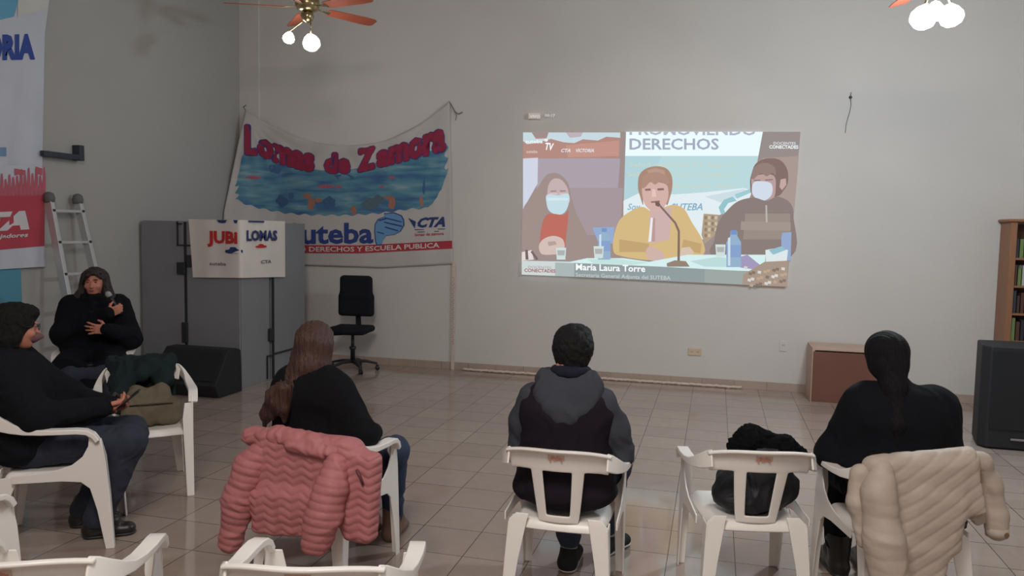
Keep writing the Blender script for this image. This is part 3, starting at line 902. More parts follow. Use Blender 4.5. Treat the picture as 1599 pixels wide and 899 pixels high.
def left_banners():
    Mc = mat('white_polyester', (200, 204, 216), .75, var=.05, vscale=2, bump=.1)
    # upper banner
    root = tag(empty('union_banner', wall_x(20, 150)), 'tall white wall banner with blue capital letters and a light blue top', 'banner')
    def fin(name, bm, mt, root, smooth=True):
        for v in bm.verts: v.co -= root.location
        return obj(name, bm, mt, root, smooth)
    def up(u, v, off=0):
        px = -90 + (interp([(0, 86), (.12, 80), (.35, 70), (1, 66)], v) + 90) * u
        py = -60 + (320) * v
        w = .008 * math.sin(u * 26 + v * 4) * v + .006 * math.sin(u * 9 - v * 14)
        return wall_x(px, py, off + .014 + w)
    bm = bmesh.new(); sheet(bm, up, 60, 40); o = fin('cloth', bm, Mc, root)
    def U(px, py, off):
        v = (py + 60) / 320.; u = (px + 90) / (interp([(0, 86), (.12, 80), (.35, 70), (1, 66)], v) + 90)
        return up(u, v, off)
    bm = bmesh.new(); sheet(bm, lambda u, v: U(-88 + u * (118 + 14 * (1 - v)) - 8 * v * u, -58 + v * (108 - 24 * u), .004), 20, 20)
    fin('light_blue_field', bm, mat('sky_print', (104, 168, 200), .8, var=.05), root)
    bm = bmesh.new(); sheet(bm, lambda u, v: U(28 + u * 46 , -58 + v * (84 - 12 * u) , .006), 12, 10)
    fin('cream_field', bm, mat('cream_print', (206, 205, 200), .8, var=.05), root)
    bm = bmesh.new()
    put_text(bm, 'MEMORIA', lambda u, y: U(-88 + 143 * u, 93 - 3 * u - y * 50, .006), .06)
    fin('blue_lettering', bm, mat('royal_print', (52, 78, 156), .8), root)
    bm = bmesh.new(); sheet(bm, lambda u, v: U(-60 + u * 70, 230 + v * 14, .005), 10, 3)
    fin('blue_edge', bm, mat('soft_blue_print', (120, 150, 184), .8), root)
    # lower banner
    root = tag(empty('union_banner', wall_x(30, 350)), 'red and white wall banner with red crowd figures, hanging below the tall blue-lettered banner', 'banner')
    def lo(u, v, off=0):
        px = -90 + (interp([(0, 66), (1, 71)], v) + 90) * u; py = 258 + interp([(0, 0), (1, 1)], v) * (168 - 10 * u)
        w = .006 * math.sin(u * 30) * v
        return wall_x(px, py, off + .03 + w)
    def Lo(px, py, off):
        v = (py - 258) / 162.; u = (px + 90) / (interp([(0, 66), (1, 71)], v) + 90)
        return lo(u, v, off)
    bm = bmesh.new(); sheet(bm, lo, 60, 30); fin('cloth', bm, Mc, root)
    Mr = mat('red_field_print', (186, 70, 86), .8, var=.06)
    bm = bmesh.new(); sheet(bm, lambda u, v: Lo(-88 + u * 157.5, 304 + v * (89 - 6 * u), .004), 30, 8)
    fin('red_field', bm, Mr, root)
    bm = bmesh.new()
    for k in range(26):     # crowd with raised arms
        x = -84 + k * 6; h = 22 + 14 * abs(math.sin(k * 1.7)) + (10 if k > 18 else 0)
        bm.faces.new([bm.verts.new(Lo(a, b, .005 + .0004 * (k % 3))) for a, b in ((x, 306), (x + 5, 306), (x + 5.5, 306 - h * .6), (x + 4, 306 - h), (x + 1.5, 306 - h * .95), (x + 1, 306 - h * .55), (x - 1, 306 - h * .3))])
    for (a, b, w, h) in ((23, 263, 17, 11), (56, 260, 10, 14), (-20, 268, 14, 10)):
        bm.faces.new([bm.verts.new(Lo(x, y, .0065)) for x, y in ((a, b), (a + w, b + 3), (a + w, b + h), (a + w * .5, b + h - 2), (a, b + h))])
    fin('crowd_figures', bm, mat('rose_print', (190, 96, 112), .8, var=.1, vscale=12), root)
    bm = bmesh.new()
    put_text(bm, 'CTA', lambda u, y: Lo(-66 + 112 * u, 359 - 2 * u - y * 36, .008), .07, .3)
    put_text(bm, 'de los trabajadores', lambda u, y: Lo(-70 + 114 * u, 373 - 2 * u - y * 9, .008), .03, .2)
    fin('white_lettering', bm, mat('white_print2', (214, 210, 214), .8), root)
    # light blue board under the banners
    o = obj('blue_board', bx((0, 0, 0), (.02, 1.2, .6)), mat('blue_board_paint', (84, 150, 176), .6, var=.05), None, bevel=.003)
    p = wall_x(33, 475); o.location = (LX + .012, p.y - .6, p.z - .02 + .14)
    tag(o, 'light blue board on the left wall under the red and white banner', 'board')


left_banners()

# steel bracket on the left wall
a = atx(66, 246, LX + .06); b = atx(128, 240, LX + .06)
t = empty('wall_bracket', (LX, (a.y + b.y) / 2, (a.z + b.z) / 2), 0, 'dark metal wall bracket with an upright end plate on the bare left wall', 'bracket')
L = b.y - a.y
bm = bmesh.new(); box(bm, (.06, 0, 0), (.05, L, .05)); obj('bar', bm, mat('bracket_blue', (46, 54, 70), .5), t, bevel=.004)
bm = bmesh.new(); box(bm, (.045, L / 2 - .03, .045), (.09, .06, .15)); obj('end_plate', bm, mat('bracket_blue', (46, 54, 70), .5), t, bevel=.004)
bm = bmesh.new(); box(bm, (.02, -L / 2 + .05, 0), (.04, .05, .05)); obj('standoff', bm, mat('bracket_blue', (46, 54, 70), .5), t, bevel=.003)


# ladder against left wall
def ladder():
    t = empty('ladder', (-5.62, 6.15, 0), 0, 'aluminium ladder with rubber feet caps leaning against the left wall', 'ladder')
    top = Vector((-.47, 0.02, 2.0)); bot = Vector((0, 0.0, 0.02))
    d = top - bot
    for s in (-1, 1):
        bm = bmesh.new(); w0 = .23; w1 = .17
        p0 = bot + Vector((0, s * w0, 0)); p1 = top + Vector((0, s * w1, 0))
        loft(bm, [(p0, (0, .022, 0), (.036, 0, .008)), (p1, (0, .022, 0), (.036, 0, .008))])
        obj('rail', bm, M_alu, t, bevel=.003)
        bm = bmesh.new()
        q = top + Vector((0, s * w1, .0))
        lathe(bm, [(0.001, -.02), (.045, -.01), (.05, .03), (.04, .07), (.015, .085), (.001, .087)], q - Vector((-.01, 0, .05)), 16)
        obj('rubber_cap', bm, mat('grey_rubber', (104, 104, 104), .8), t, smooth=True)
    for k in range(7):
        f = .93 - k * .15
        c = bot + d * f; w = .23 - .06 * f
        bm = bmesh.new(); box(bm, c, (.06, 2 * w, .026)); obj('rung', bm, M_alu, t, bevel=.003)
        for s in (-1, 1):
            obj('rivet_plate', bx(c + Vector((.034, s * w, 0)), (.012, .03, .03)), M_dark, t)


ladder()


# ------------------------------------------------------------------ steel cabinets in the corner
def cabinets():
    x0, x1 = LX + .03, -4.89; H1 = 1.79
    Mp = M_metal
    # front cabinet with two doors facing the room
    y0, y1 = 7.24, 7.83
    xm = at(289, 450, y0).x
    def cab(label, x0, x1, y0, y1, face):
        c = Vector(((x0 + x1) / 2, (y0 + y1) / 2, 0))
        t = empty('metal_cabinet', c, 0, label, 'cabinet', 'grey steel cabinets')
        bm = bmesh.new(); box(bm, (0, 0, H1 / 2), (x1 - x0, y1 - y0 - .03, H1)); obj('body', bm, Mp, t, bevel=.004)
        return t
    t = cab('grey steel cabinet facing the room, nearest the black floor speaker', x0, x1, y0 + .02, y1, 0)
    hw = (x1 - x0) / 2; cx = (x0 + x1) / 2; hd = (y1 - y0 - .02) / 2
    fy = -hd + .0
    for (a, b) in ((x0 - cx + .005, xm - cx - .018), (xm - cx + .018, x1 - cx - .005)):
        bm = bmesh.new(); box(bm, ((a + b) / 2, fy, H1 / 2 + .02), (b - a, .022, H1 - .06)); d = obj('door', bm, Mp, t, bevel=.004)
        if a > -.3:
            continue
        bm = bmesh.new()
        xx = at(246 + 22, 357, y0).x - cx
        for (xa, za, xb, zb) in ((-.07, 1.78, -.07, 1.53), (-.07, 1.53, .1, 1.53), (-.07, 1.76, -.02, 1.76)):
            box(bm, (b + (xa + xb) / 2, fy - .02, (za + zb) / 2), (abs(xb - xa) + .014, .012, abs(zb - za) + .014))
        obj('latch_rod', bm, M_dark, d)
        bm = bmesh.new(); box(bm, (b - .02, fy - .025, 1.28), (.1, .04, .13)); obj('lock_box', bm, M_dark, d, bevel=.005)
        bm = bmesh.new(); box(bm, (b + .01, fy - .02, .58), (.07, .03, .22)); obj('handle', bm, M_dark, d, bevel=.005)
    bm = bmesh.new(); box(bm, (xm - cx, fy - .004, H1 / 2 + .02), (.034, .012, H1 - .06)); obj('door_gap', bm, M_dark, t)
    bm = bmesh.new(); box(bm, (xm - cx + .055, fy - .016, 1.36), (.05, .02, .13)); obj('green_tag', bm, mat('dark_green', (40, 54, 52), .6), t)
    # rear cabinet, side panel seen edge on
    y0, y1 = 7.85, 8.62
    t = cab('grey steel cabinet standing in the corner behind the other one, side towards the office chair', x0, x1, y0, y1, 1)
    cx = (x0 + x1) / 2; cy = (y0 + y1) / 2; sx = (x1 - x0) / 2
    bm = bmesh.new(); box(bm, (sx + .006, -(y1 - y0) / 2 + .03, H1 / 2), (.014, .03, H1 - .02)); obj('edge_strip', bm, M_dark, t)
    bm = bmesh.new(); box(bm, (sx + .006, .02, .285), (.012, y1 - y0 - .05, .02)); obj('base_line', bm, M_dark, t)
    bm = bmesh.new(); box(bm, (sx + .02, -(y1 - y0) / 2 - .03, .52), (.03, .09, .14)); obj('lock_box', bm, M_dark, t, bevel=.004)
    bm = bmesh.new()
    box(bm, (sx + .012, -(y1 - y0) / 2 - .1, .15), (.012, .015, .26)); box(bm, (sx + .012, -(y1 - y0) / 2 - .06, .28), (.012, .08, .015)); obj('latch_rod', bm, M_dark, t)
    # small white banner hung over the top
    root = tag(empty('cloth_sign', (x1, 7.24, 1.79)), 'small white cloth sign with red and blue letters draped over the grey cabinets', 'sign')
    fy = 7.235 - .012; fx = x1 + .028
    dl = x1 + .012 - at(293, 380, fy).x
    dr_ = atx(444, 380, fx).y - fy
    def sp(s, z, off=0):    # s metres from the corner, negative = front
        r = .03
        if s < 0:
            return Vector((x1 + .03 + s, fy - off - .004 + .004 * math.sin(s * 20), z))
        return Vector((fx + off + .006 + .004 * math.sin(s * 16), fy + s, z))
    def zb(s):
        return interp([(-dl, 1.185), (0, 1.2), (dr_, 1.165)], s)
    bm = bmesh.new()
    ns = 60
    def f(u, v):
        s = -dl + (dl + dr_) * u
        s *= 1.0
        # hem narrows at left
        if s < 0: s = s * (1 - .07 * v)
        return sp(s, 1.812 + (zb(s) - 1.812) * v)
    sheet(bm, f, ns, 16)
    # fold over the top
    n0 = len(bm.verts)
    def f2(u, v):
        s = -dl + dl * u
        return Vector((x1 + .03 + s, fy + v * .3, 1.813))
    sheet(bm, f2, 20, 4)
    for v in bm.verts: v.co -= root.location
    obj('cloth', bm, mat('cream_cloth', (222, 214, 208), .85, var=.04, bump=.1), root, smooth=True)
    def tx(name, s, sa, sb, z, em, mt, bold):
        bm = bmesh.new()
        put_text(bm, s, lambda u, y: sp(sa + (sb - sa) * u, z + y * em, .008), bold)
        for v in bm.verts: v.co -= root.location
        obj(name, bm, mt, root)
    mred = mat('red_letters', (190, 44, 44), .8); mblu = mat('navy_letters', (44, 58, 112), .8)
    zf = lambda px, py: at(px, py, fy).z
    sxf = lambda px: at(px, 370, fy).x - (x1 + .03)
    syf = lambda px: atx(px, 370, fx).y - fy
    tx('red_lettering', 'JUBi', sxf(325), sxf(372), zf(350, 379), .17, mred, .05)
    zr = lambda px, py: atx(px, py, fx).z
    bm = bmesh.new()
    sa, sb = syf(383), syf(431)
    put_text(bm, 'LOMAS', lambda u, y: Vector((fx + .018, fy + (sa + (sb - sa) * u), zr(405, 375) + y * .15)), .045)
    for v in bm.verts: v.co -= root.location
    obj('blue_lettering', bm, mblu, root)
    bm = bmesh.new()
    def car(cx_, cz_, w, h, onside):
        P_ = lambda a, b: sp(cx_ + a, cz_ + b, .009)
        bm.faces.new([bm.verts.new(P_(a * w, b * h)) for a, b in ((-1, -.5), (-.95, .1), (-.5, .2), (-.3, .8), (.3, .8), (.55, .3), (1, .15), (1, -.5), (.5, -.7), (-.5, -.7))])
    car(sxf(365), zf(365, 391), .1, .045, 0)
    for v in bm.verts: v.co -= root.location
    obj('blue_car_drawing', bm, mblu, root)
    bm = bmesh.new(); car(syf(406), zr(406, 384), .1, .028, 1)
    for v in bm.verts: v.co -= root.location
    obj('red_car_drawing', bm, mred, root)
    bm = bmesh.new()
    put_text(bm, 'suteba', lambda u, y: sp(sxf(328) + .2 * u, zf(340, 414) + y * .05, .008), .02)
    put_text(bm, 'CTA', lambda u, y: sp(syf(406) + .2 * u, zr(410, 411) + y * .05, .008), .03)
    for v in bm.verts: v.co -= root.location
    obj('small_lettering', bm, mat('grey_letters', (120, 112, 116), .8), root)
    # letters cut by the upper fold
    bm = bmesh.new()
    for s0, w in ((sxf(339), .13), (sxf(366), .05)):
        bm.faces.new([bm.verts.new(sp(s0 + a * w, 1.809 - b * .035, .009)) for a, b in ((0, 0), (1, 0), (.85, .8), (.55, 1), (.2, .8))])
    bm.faces.new([bm.verts.new(sp(syf(386) + a * .3, 1.809 - b * .02, .009)) for a, b in ((0, 0), (1, 0), (1, 1), (0, 1))])
    for v in bm.verts: v.co -= root.location
    obj('folded_lettering', bm, mblu, root)


cabinets()


# ------------------------------------------------------------------ floor wedge speaker draped black
def wedge():
    t = empty('stage_monitor', (-5.16, 6.98, 0), 0, 'low black wedge shaped stage speaker on the floor before the grey cabinets', 'speaker')
    x0, x1 = -.5, .34
    H2 = .47
    pr = [(-.20, 0), (.2, 0), (.2, H2 * .95), (.12, H2), (-.02, H2), (-.26, .13)]
    bm = bmesh.new()
    A = [(x0 - .08, x1 + .02)] * 0
    vs = []
    for (y, z) in pr:
        inset = z * .28
        vs.append((bm.verts.new(Vector((x0 + inset * .55, y, z))), bm.verts.new(Vector((x1 - inset * .12, y, z)))))
    n = len(pr)
    bm.faces.new([v[0] for v in vs]); bm.faces.new([v[1] for v in vs][::-1])
    for i in range(n):
        bm.faces.new((vs[i][0], vs[i][1], vs[(i + 1) % n][1], vs[(i + 1) % n][0]))
    obj('cabinet', bm, mat('speaker_black', (27, 28, 33), .75, bump=.2, bscale=200), t, bevel=.012, segs=3)
    bm = bmesh.new()
    n_ = Vector((0, -(H2 - .13), .24)).normalized(); 
    c = Vector((-.0, -.14, .30)); u = Vector((1, 0, 0)); v = Vector((0, .24, H2 - .13)).normalized()
    loft(bm, [(c - v * .16 + n_ * .004, u * .3, n_ * .006), (c + v * .17 + n_ * .004, u * .27, n_ * .006)])
    obj('grille', bm, mat('grille_black', (24, 25, 29), .85, bump=.6, bscale=400), t, bevel=.003)


wedge()


# ------------------------------------------------------------------ office chair
def office_chair():
    p = at(560, 566, 8.72)
    t = empty('office_chair', (-4.27, 8.66, 0), 0.12, 'black fabric swivel office chair on castors against the back wall', 'chair')
    M = mat('office_fabric', (30, 31, 37), .92, bump=.3, bscale=160)
    def bf(u, v):    # backrest pad outline
        return u, v
    s = SDF((-.3, -.2, .55), (.3, .25, 1.25), .009)
    s.box((0, .12, .91), (.205, .03, .235), None, .03, .02)
    s.box((0, .125, .8), (.225, .03, .13), None, .03, .05)
    s.box((0, .115, 1.02), (.18, .03, .14), None, .03, .05)
    s.obj('backrest', M, t)
    s = SDF((-.32, -.36, .4), (.32, .3, .62), .009)
    s.box((0, -.05, .515), (.235, .23, .04), None, .038, .02)
    s.ell((0, -.15, .52), (.22, .14, .045), None, .04)
    s.obj('seat', M, t)
    bm = bmesh.new(); loft(bm, [((0, .05, .46), (.035, 0, 0), (0, .006, .006)), ((0, .19, .46), (.035, 0, 0), (0, .006, .006)), ((0, .21, .56), (.035, 0, 0), (0, .006, 0)), ((0, .17, .85), (.03, 0, 0), (0, .006, 0))])
    obj('back_stem', bm, M_black, t, bevel=.003)
    bm = bmesh.new(); lathe(bm, [(.028, .10), (.028, .26), (.04, .27), (.04, .3), (.02, .3), (.02, .47), (.05, .475)], n=16); obj('gas_lift', bm, M_black, t, smooth=True)
    bm = bmesh.new(); tube(bm, [(-.05, -.02, .45), (-.2, -.06, .44), (-.25, -.07, .44)], .007, 8); obj('lever', bm, M_black, t, smooth=True)
    for k in range(5):
        a = k * 2 * PI / 5 + .35
        d = Vector((math.cos(a), math.sin(a), 0)); n_ = Vector((-d.y, d.x, 0))
        bm = bmesh.new(); loft(bm, [(d * .02 + Vector((0, 0, .12)), n_ * .03, (0, 0, .02)), (d * .16 + Vector((0, 0, .115)), n_ * .024, (0, 0, .016)), (d * .3 + Vector((0, 0, .085)), n_ * .018, (0, 0, .012))])
        leg = obj('base_arm', bm, M_black, t, bevel=.005)
        bm = bmesh.new()
        for sgn in (-1, 1):
            lathe(bm, [(.001, -.008), (.026, -.008), (.028, 0), (.026, .008), (.001, .008)], d * .3 + n_ * .012 * sgn + Vector((0, 0, .029)), 14, n_)
        box(bm, d * .3 + Vector((0, 0, .058)), (.03, .03, .02))
        obj('castor', bm, M_black, leg, smooth=True)


office_chair()


# ------------------------------------------------------------------ white plastic armchairs
def make_chair(label, group='white plastic armchairs'):
    t = empty('plastic_chair', (0, 0, 0), 0, label, 'chair', None)
    M = M_plastic
    def solid(o, th=.006, off=0):
        md = o.modifiers.new('solid', 'SOLIDIFY'); md.thickness = th; md.offset = off
        s = o.modifiers.new('sub', 'SUBSURF'); s.levels = 1; s.render_levels = 1
    # seat: dished sheet with rolled lip
    def seat(u, v):
        x = (u - .5) * 2; y = (v - .5) * 2
        # rounded square
        sx = .225 if True else 0
        w = .232 - .022 * (1 - (y + 1) / 2)
        X = x * w * (1 - .06 * y * y); Y = .02 + y * .235 * (1 - .05 * x * x)
        r = max(abs(x), abs(y))
        z = .432 - .012 * (1 - x * x) * (1 - y * y)
        if r > .9:
            z -= .045 * ((r - .9) / .1) ** 1.3
            k = 1 + .0 * r
        return Vector((X, Y, z))
    bm = bmesh.new(); sheet(bm, seat, 30, 30); solid(obj('seat', bm, M, t, smooth=True))
    # backrest with three openings
    def back(u, v):
        x = (u - .5) * 2
        z = .425 + .37 * v
        hw = .165 + .075 * v ** .8
        y = -.205 - .1 * v ** 1.15 + (.045 + .035 * v) * x * x
        if v > .72:
            z -= .03 * abs(x) ** 3
        if v > .95: y -= .01
        return Vector((x * hw, y, z))
    def keep(u, v):
        x = abs((u - .5) * 2)
        if v > .985: return x < .97
        if v > .78: return True
        if v > .745: return not (.06 < x < .28 - 0) or False if x < .3 else (x < .52 or x > .97)
        if v < .1: return x < .52
        return .3 < x < .5
    def keep2(u, v):
        x = abs((u - .5) * 2)
        if v > .715: return True
        if v < .1: return x < .53
        return .28 < x < .53
    bm = bmesh.new(); sheet(bm, back, 40, 30, keep2)
    o = obj('backrest', bm, M, t, smooth=True); solid(o, .009)
    # lip along the top of the rail
    bm = bmesh.new()
    secs = []
    for k in range(21):
        u = k / 20; p = back(u, 1.0)
        secs.append((p + Vector((0, -.008, -.004)), (0, .012, 0), (0, 0, .006)))
    loft(bm, secs); obj('top_lip', bm, M, t, bevel=.004)
    # sticker on the rail
    bm = bmesh.new()
    def stk(u, v):
        p = back(.42 + .16 * u, .86 + .075 * v); return p + Vector((0, -.0075, 0))
    sheet(bm, stk, 6, 2)
    st = obj('sticker', bm, mat('worn_sticker', (216, 190, 176), .6, var=.1, vscale=60), t)
    bm = bmesh.new()
    for k in range(7):
        a = .44 + k * .018; c_ = back(a + .004, .875 + .025 * ((k * 5) % 3) / 2) + Vector((0, -.009, 0))
        box(bm, c_, (.009, .001, .012 if k % 2 else .02))
    obj('red_print', bm, mat('sticker_red', (196, 140, 124), .6), st)
    for s in (-1, 1):
        # armrest
        bm = bmesh.new()
        pts = [((.222, -.262, .742), .01, .04), ((.240, -.232, .728), .012, .04), ((.257, -.19, .708), .016, .034), ((.268, -.14, .69), .02, .026), ((.275, -.08, .674), .024, .018), ((.279, 0, .665), .027, .014), ((.281, .09, .662), .029, .013), ((.279, .16, .66), .029, .013), ((.275, .205, .652), .029, .013), ((.272, .235, .632), .029, .013), ((.269, .256, .60), .028, .012)]
        secs = []
        for i, (p, hw, ht) in enumerate(pts):
            a = Vector(pts[max(0, i - 1)][0]); b = Vector(pts[min(len(pts) - 1, i + 1)][0])
            tg = (b - a); tg.x *= s; tg.normalize()
            P_ = Vector((p[0] * s, p[1], p[2]))
            w = Vector((1, 0, 0)); w = (w - tg * w.dot(tg)).normalized()
            n_ = w.cross(tg)
            if n_.z < 0: n_ = -n_
            tilt = max(0, 1 - i / 4.)
            if tilt > 0:   # near the backrest the strip stands upright
                secs.append((P_, w * (.005 + (hw - .005) * (1 - tilt)), n_ * ht))
            else:
                secs.append((P_, w * hw, n_ * ht))
        loft(bm, secs); obj('armrest', bm, M, t, bevel=.006, segs=3)
        # front leg with wing up to the arm
        bm = bmesh.new()
        out = [(.322, 0), (.304, .3), (.286, .5), (.272, .6), (.245, .645), (.2, .652), (.19, .64), (.212, .615), (.208, .57), (.18, .515), (.13, .475), (.05, .45), (-.06, .44), (-.15, .435), (-.15, .395), (.08, .39), (.17, .378), (.212, .34), (.244, .22), (.282, 0)]
        prism(bm, out, lambda a, b, h, s=s: Vector((s * (.262 + h - .0 * b), a, b)), .004)
        loft(bm, [((s * .243, .32, 0), (.021, 0, 0), (0, .004, 0)), ((s * .238, .302, .3), (.027, 0, 0), (0, .004, 0)), ((s * .235, .284, .5), (.032, 0, 0), (0, .004, 0)), ((s * .244, .262, .6), (.026, 0, 0), (0, .004, 0))])
        obj('leg', bm, M, t, bevel=.003)
        # rear leg
        bm = bmesh.new()
        loft(bm, [((s * .23, -.262, 0), (.021, 0, 0), (0, .004, 0)), ((s * .208, -.24, .25), (.032, 0, 0), (0, .004, 0)), ((s * .185, -.218, .43), (.042, 0, 0), (0, .004, 0)), ((s * .165, -.212, .46), (.03, 0, 0), (0, .004, 0))])
        loft(bm, [((s * .25, -.246, 0), (0, .018, 0), (.004, 0, 0)), ((s * .237, -.215, .25), (0, .028, 0), (.004, 0, 0)), ((s * .226, -.175, .42), (0, .05, 0), (.004, 0, 0))])
        obj('leg', bm, M, t, bevel=.003)
    return t


def dup(root, loc, rz, label, name=None):
    r = root.copy(); COL.objects.link(r); r.location = loc; r.rotation_euler = (0, 0, rz); r['label'] = label
    for ch in list(root.children):
        c = ch.copy(); COL.objects.link(c); c.parent = r
        for g in ch.children:
            d = g.copy(); COL.objects.link(d); d.parent = c
    return r


CH = {}
c0 = make_chair('white plastic armchair the man in the dark vest sits on')
GRP = 'white plastic armchairs'
c0['group'] = GRP
c0.location = (-.659, 3.613, 0); c0.rotation_euler = (0, 0, math.radians(1.6))
R_ = math.radians
spots = [
    ('pink', (-1.881, 3.511), -2.8, 'white plastic armchair with the pink puffer jacket over its back'),
    ('empty', (.181, 3.881), 12, 'white plastic armchair holding only a black fur-trimmed coat, seen from behind'),
    ('beige', (.856, 3.91), 13.5, 'white plastic armchair with the beige quilted jacket over its back'),
    ('prof', (-3.51, 3.46), -56, 'white plastic armchair under the person in dark coat and jeans, seen side-on'),
    ('green', (-3.636, 4.32), 180 + 42.6, 'white plastic armchair holding the olive bag, turned towards the camera'),
    ('mic', (-5.12, 5.5), 180 + 36, 'white plastic armchair under the woman holding the microphone'),
    ('fg1', (-2.05, 1.98), 22, 'empty white armchair cut off by the lower left edge of the photo'),
    ('fg2', (-1.19, 2.215), 14, 'empty white armchair cut off by the bottom edge, right behind the pink jacket'),
    ('fg3', (-3.03, 2.24), -2, 'white armchair cut off at the far left, behind the one under the person in jeans'),
]
for key, (x, y), a, lab in spots:
    CH[key] = dup(c0, (x, y, 0), R_(a), lab)
CH['man'] = c0


# ------------------------------------------------------------------ people
def V3(*a): return np.array(a, float)


def hand(s, w, f, n, side, curl=.5, k=.006, sc=1.0, spread=0.0):
    """w wrist, f finger direction, n palm normal, side vector toward the thumb"""
    f = Vector(f).normalized(); n = Vector(n); n = (n - f * n.dot(f)).normalized(); sd = Vector(side); sd = (sd - f * sd.dot(f) - n * sd.dot(n)).normalized()
    w = Vector(w)
    R = Matrix((sd, f, n)).transposed()
    s.box(w + f * .048 * sc, (.040 * sc, .05 * sc, .014 * sc), R, .012 * sc, .01)
    s.cap(w - f * .03, w + f * .02, .027 * sc, .026 * sc, .012)
    for i, L in enumerate((.072, .080, .074, .058)):
        off = (.029 - .0195 * i) * sc
        p = w + f * (.092 - .004 * abs(i - 1)) * sc + sd * off
        d = (f + sd * spread * (1.5 - i)).normalized()
        a = 0
        for j, fr in enumerate((.45, .32, .23)):
            a += curl * (0.8 if j == 0 else 1.0)
            dd = (d * math.cos(a) + n * math.sin(a)).normalized()
            q = p + dd * L * fr * sc
            s.cap(p, q, (.0092 - .0008 * j) * sc, (.0086 - .0008 * j) * sc, k)
            p = q
    p = w + f * .025 * sc + sd * .03 * sc
    a_ = (f * .55 + sd * .7 + n * .35).normalized()
    q = p + a_ * .042 * sc; s.cap(p, q, .014 * sc, .011 * sc, .01)
    b_ = (f * .8 + sd * .25 + n * .5).normalized()
    s.cap(q, q + b_ * .034 * sc, .0105 * sc, .0085 * sc, k)


def head(s, c, fwd, tilt=0.0, sc=1.0):
    """c centre of the skull; fwd horizontal facing direction"""
    f = Vector(fwd).normalized(); f = (f * math.cos(tilt) + Vector((0, 0, 1)) * math.sin(tilt)).normalized()
    r = f.cross(Vector((0, 0, 1))).normalized(); u = r.cross(f)
    R = Matrix((r, f, u)).transposed(); c = Vector(c)
    P_ = lambda x, y, z: c + (r * x + f * y + u * z) * sc
    s.ell(P_(0, -.012, .02), (.076 * sc, .094 * sc, .092 * sc), R, .02)
    s.ell(P_(0, .02, -.04), (.058 * sc, .07 * sc, .078 * sc), R, .03)
    s.ell(P_(0, .058, -.088), (.024 * sc, .022 * sc, .02 * sc), R, .025)
    s.cap(P_(0, .082, .012), P_(0, .106, -.028), .008 * sc, .0125 * sc, .012)       # nose
    s.ell(P_(0, .09, -.034), (.019 * sc, .012 * sc, .009 * sc), R, .008)
    for q in (-1, 1):
        s.ell(P_(q * .031, .09, .012), (.017 * sc, .012 * sc, .011 * sc), R, .012, cut=True)   # socket
        s.ell(P_(q * .031, .074, .011), (.0125 * sc, .012 * sc, .0115 * sc), R, .003)
        s.ell(P_(q * .04, .062, -.028), (.022 * sc, .02 * sc, .02 * sc), R, .02)      # cheek
        s.ell(P_(q * .032, .082, .03), (.022 * sc, .01 * sc, .006 * sc), R, .01)      # brow
        s.ell(P_(q * .079, -.005, -.005), (.008 * sc, .019 * sc, .031 * sc), R, .008)  # ear
    s.ell(P_(0, .085, -.058), (.022 * sc, .01 * sc, .005 * sc), R, .006)
    s.ell(P_(0, .083, -.068), (.019 * sc, .01 * sc, .006 * sc), R, .006)
    return P_, R


def person(name, loc, rz, label, J, lo, hi, h, skin, build, legs=True):
    t = empty(name, (loc[0], loc[1], 0), rz, label, 'person')
    s = SDF(lo, hi, h)
    build(s, J)
    # hidden frame of the body so that the figure is continuous
    s.cap(J['neck'], J['chest'], .05, .09, .03)
    s.cap(J['chest'], J['pelvis'], .10, .10, .04)
    for q in 'LR':
        s.cap(J['chest'], J['sh' + q], .06, .05, .03)
        s.chain([J['sh' + q], J['el' + q], J['wr' + q]], [.045, .036, .026], .02)
        s.chain([J['pelvis'], J['hip' + q], J['kn' + q], J['an' + q]], [.08, .075, .052, .038], .03)
        s.cap(J['an' + q] + V3(0, 0, -.02), J['toe' + q], .03, .018, .02)
    s.obj('body', skin, t)
    return t


def shoe(t, J, q, mt, sole=None, name='shoe', up=.045):
    a = Vector(J['an' + q]); b = Vector(J['toe' + q]); d = (b - a); d.z = 0; d.normalize()
    z0 = J.get('ground' + q, 0.0)
    pts_lo = np.minimum(np.array(a), np.array(b + d * .06)) - .1; pts_hi = np.maximum(np.array(a), np.array(b + d * .06)) + .1
    s = SDF(pts_lo, pts_hi, .006)
    base = Vector((a.x, a.y, z0 + .04)) - d * .03
    tip = Vector((b.x, b.y, z0 + .035)) + d * .02
    s.cap(base, tip, .043, .038, .02, flat=((0, 0, 1), .85))
    s.cap((base + tip) / 2 + Vector((0, 0, .0)), tip, .046, .04, .02, flat=((0, 0, 1), .75))
    s.cap(a + Vector((0, 0, up)), base + Vector((0, 0, .015)), .046 + (up - .01) * .35, .046, .02)
    s.cap(base, a * .5 + tip * .5 + Vector((0, 0, .01)), .05, .044, .02)
    o = s.obj(name, mt, t)
    if sole:
        s = SDF(pts_lo, pts_hi, .006)
        R = Matrix((d.cross(Vector((0, 0, 1))), d, Vector((0, 0, 1)))).transposed()
        L = (tip - base).length
        s.cap(Vector((base.x, base.y, z0 + .012)), Vector((tip.x, tip.y, z0 + .012)), .05, .046, .01, flat=((0, 0, 1), .26))
        s.obj('sole', sole, o)
    return o


def bbox(pts, m):
    P_ = np.array([tuple(p) for p in pts]); return P_.min(0) - m, P_.max(0) + m


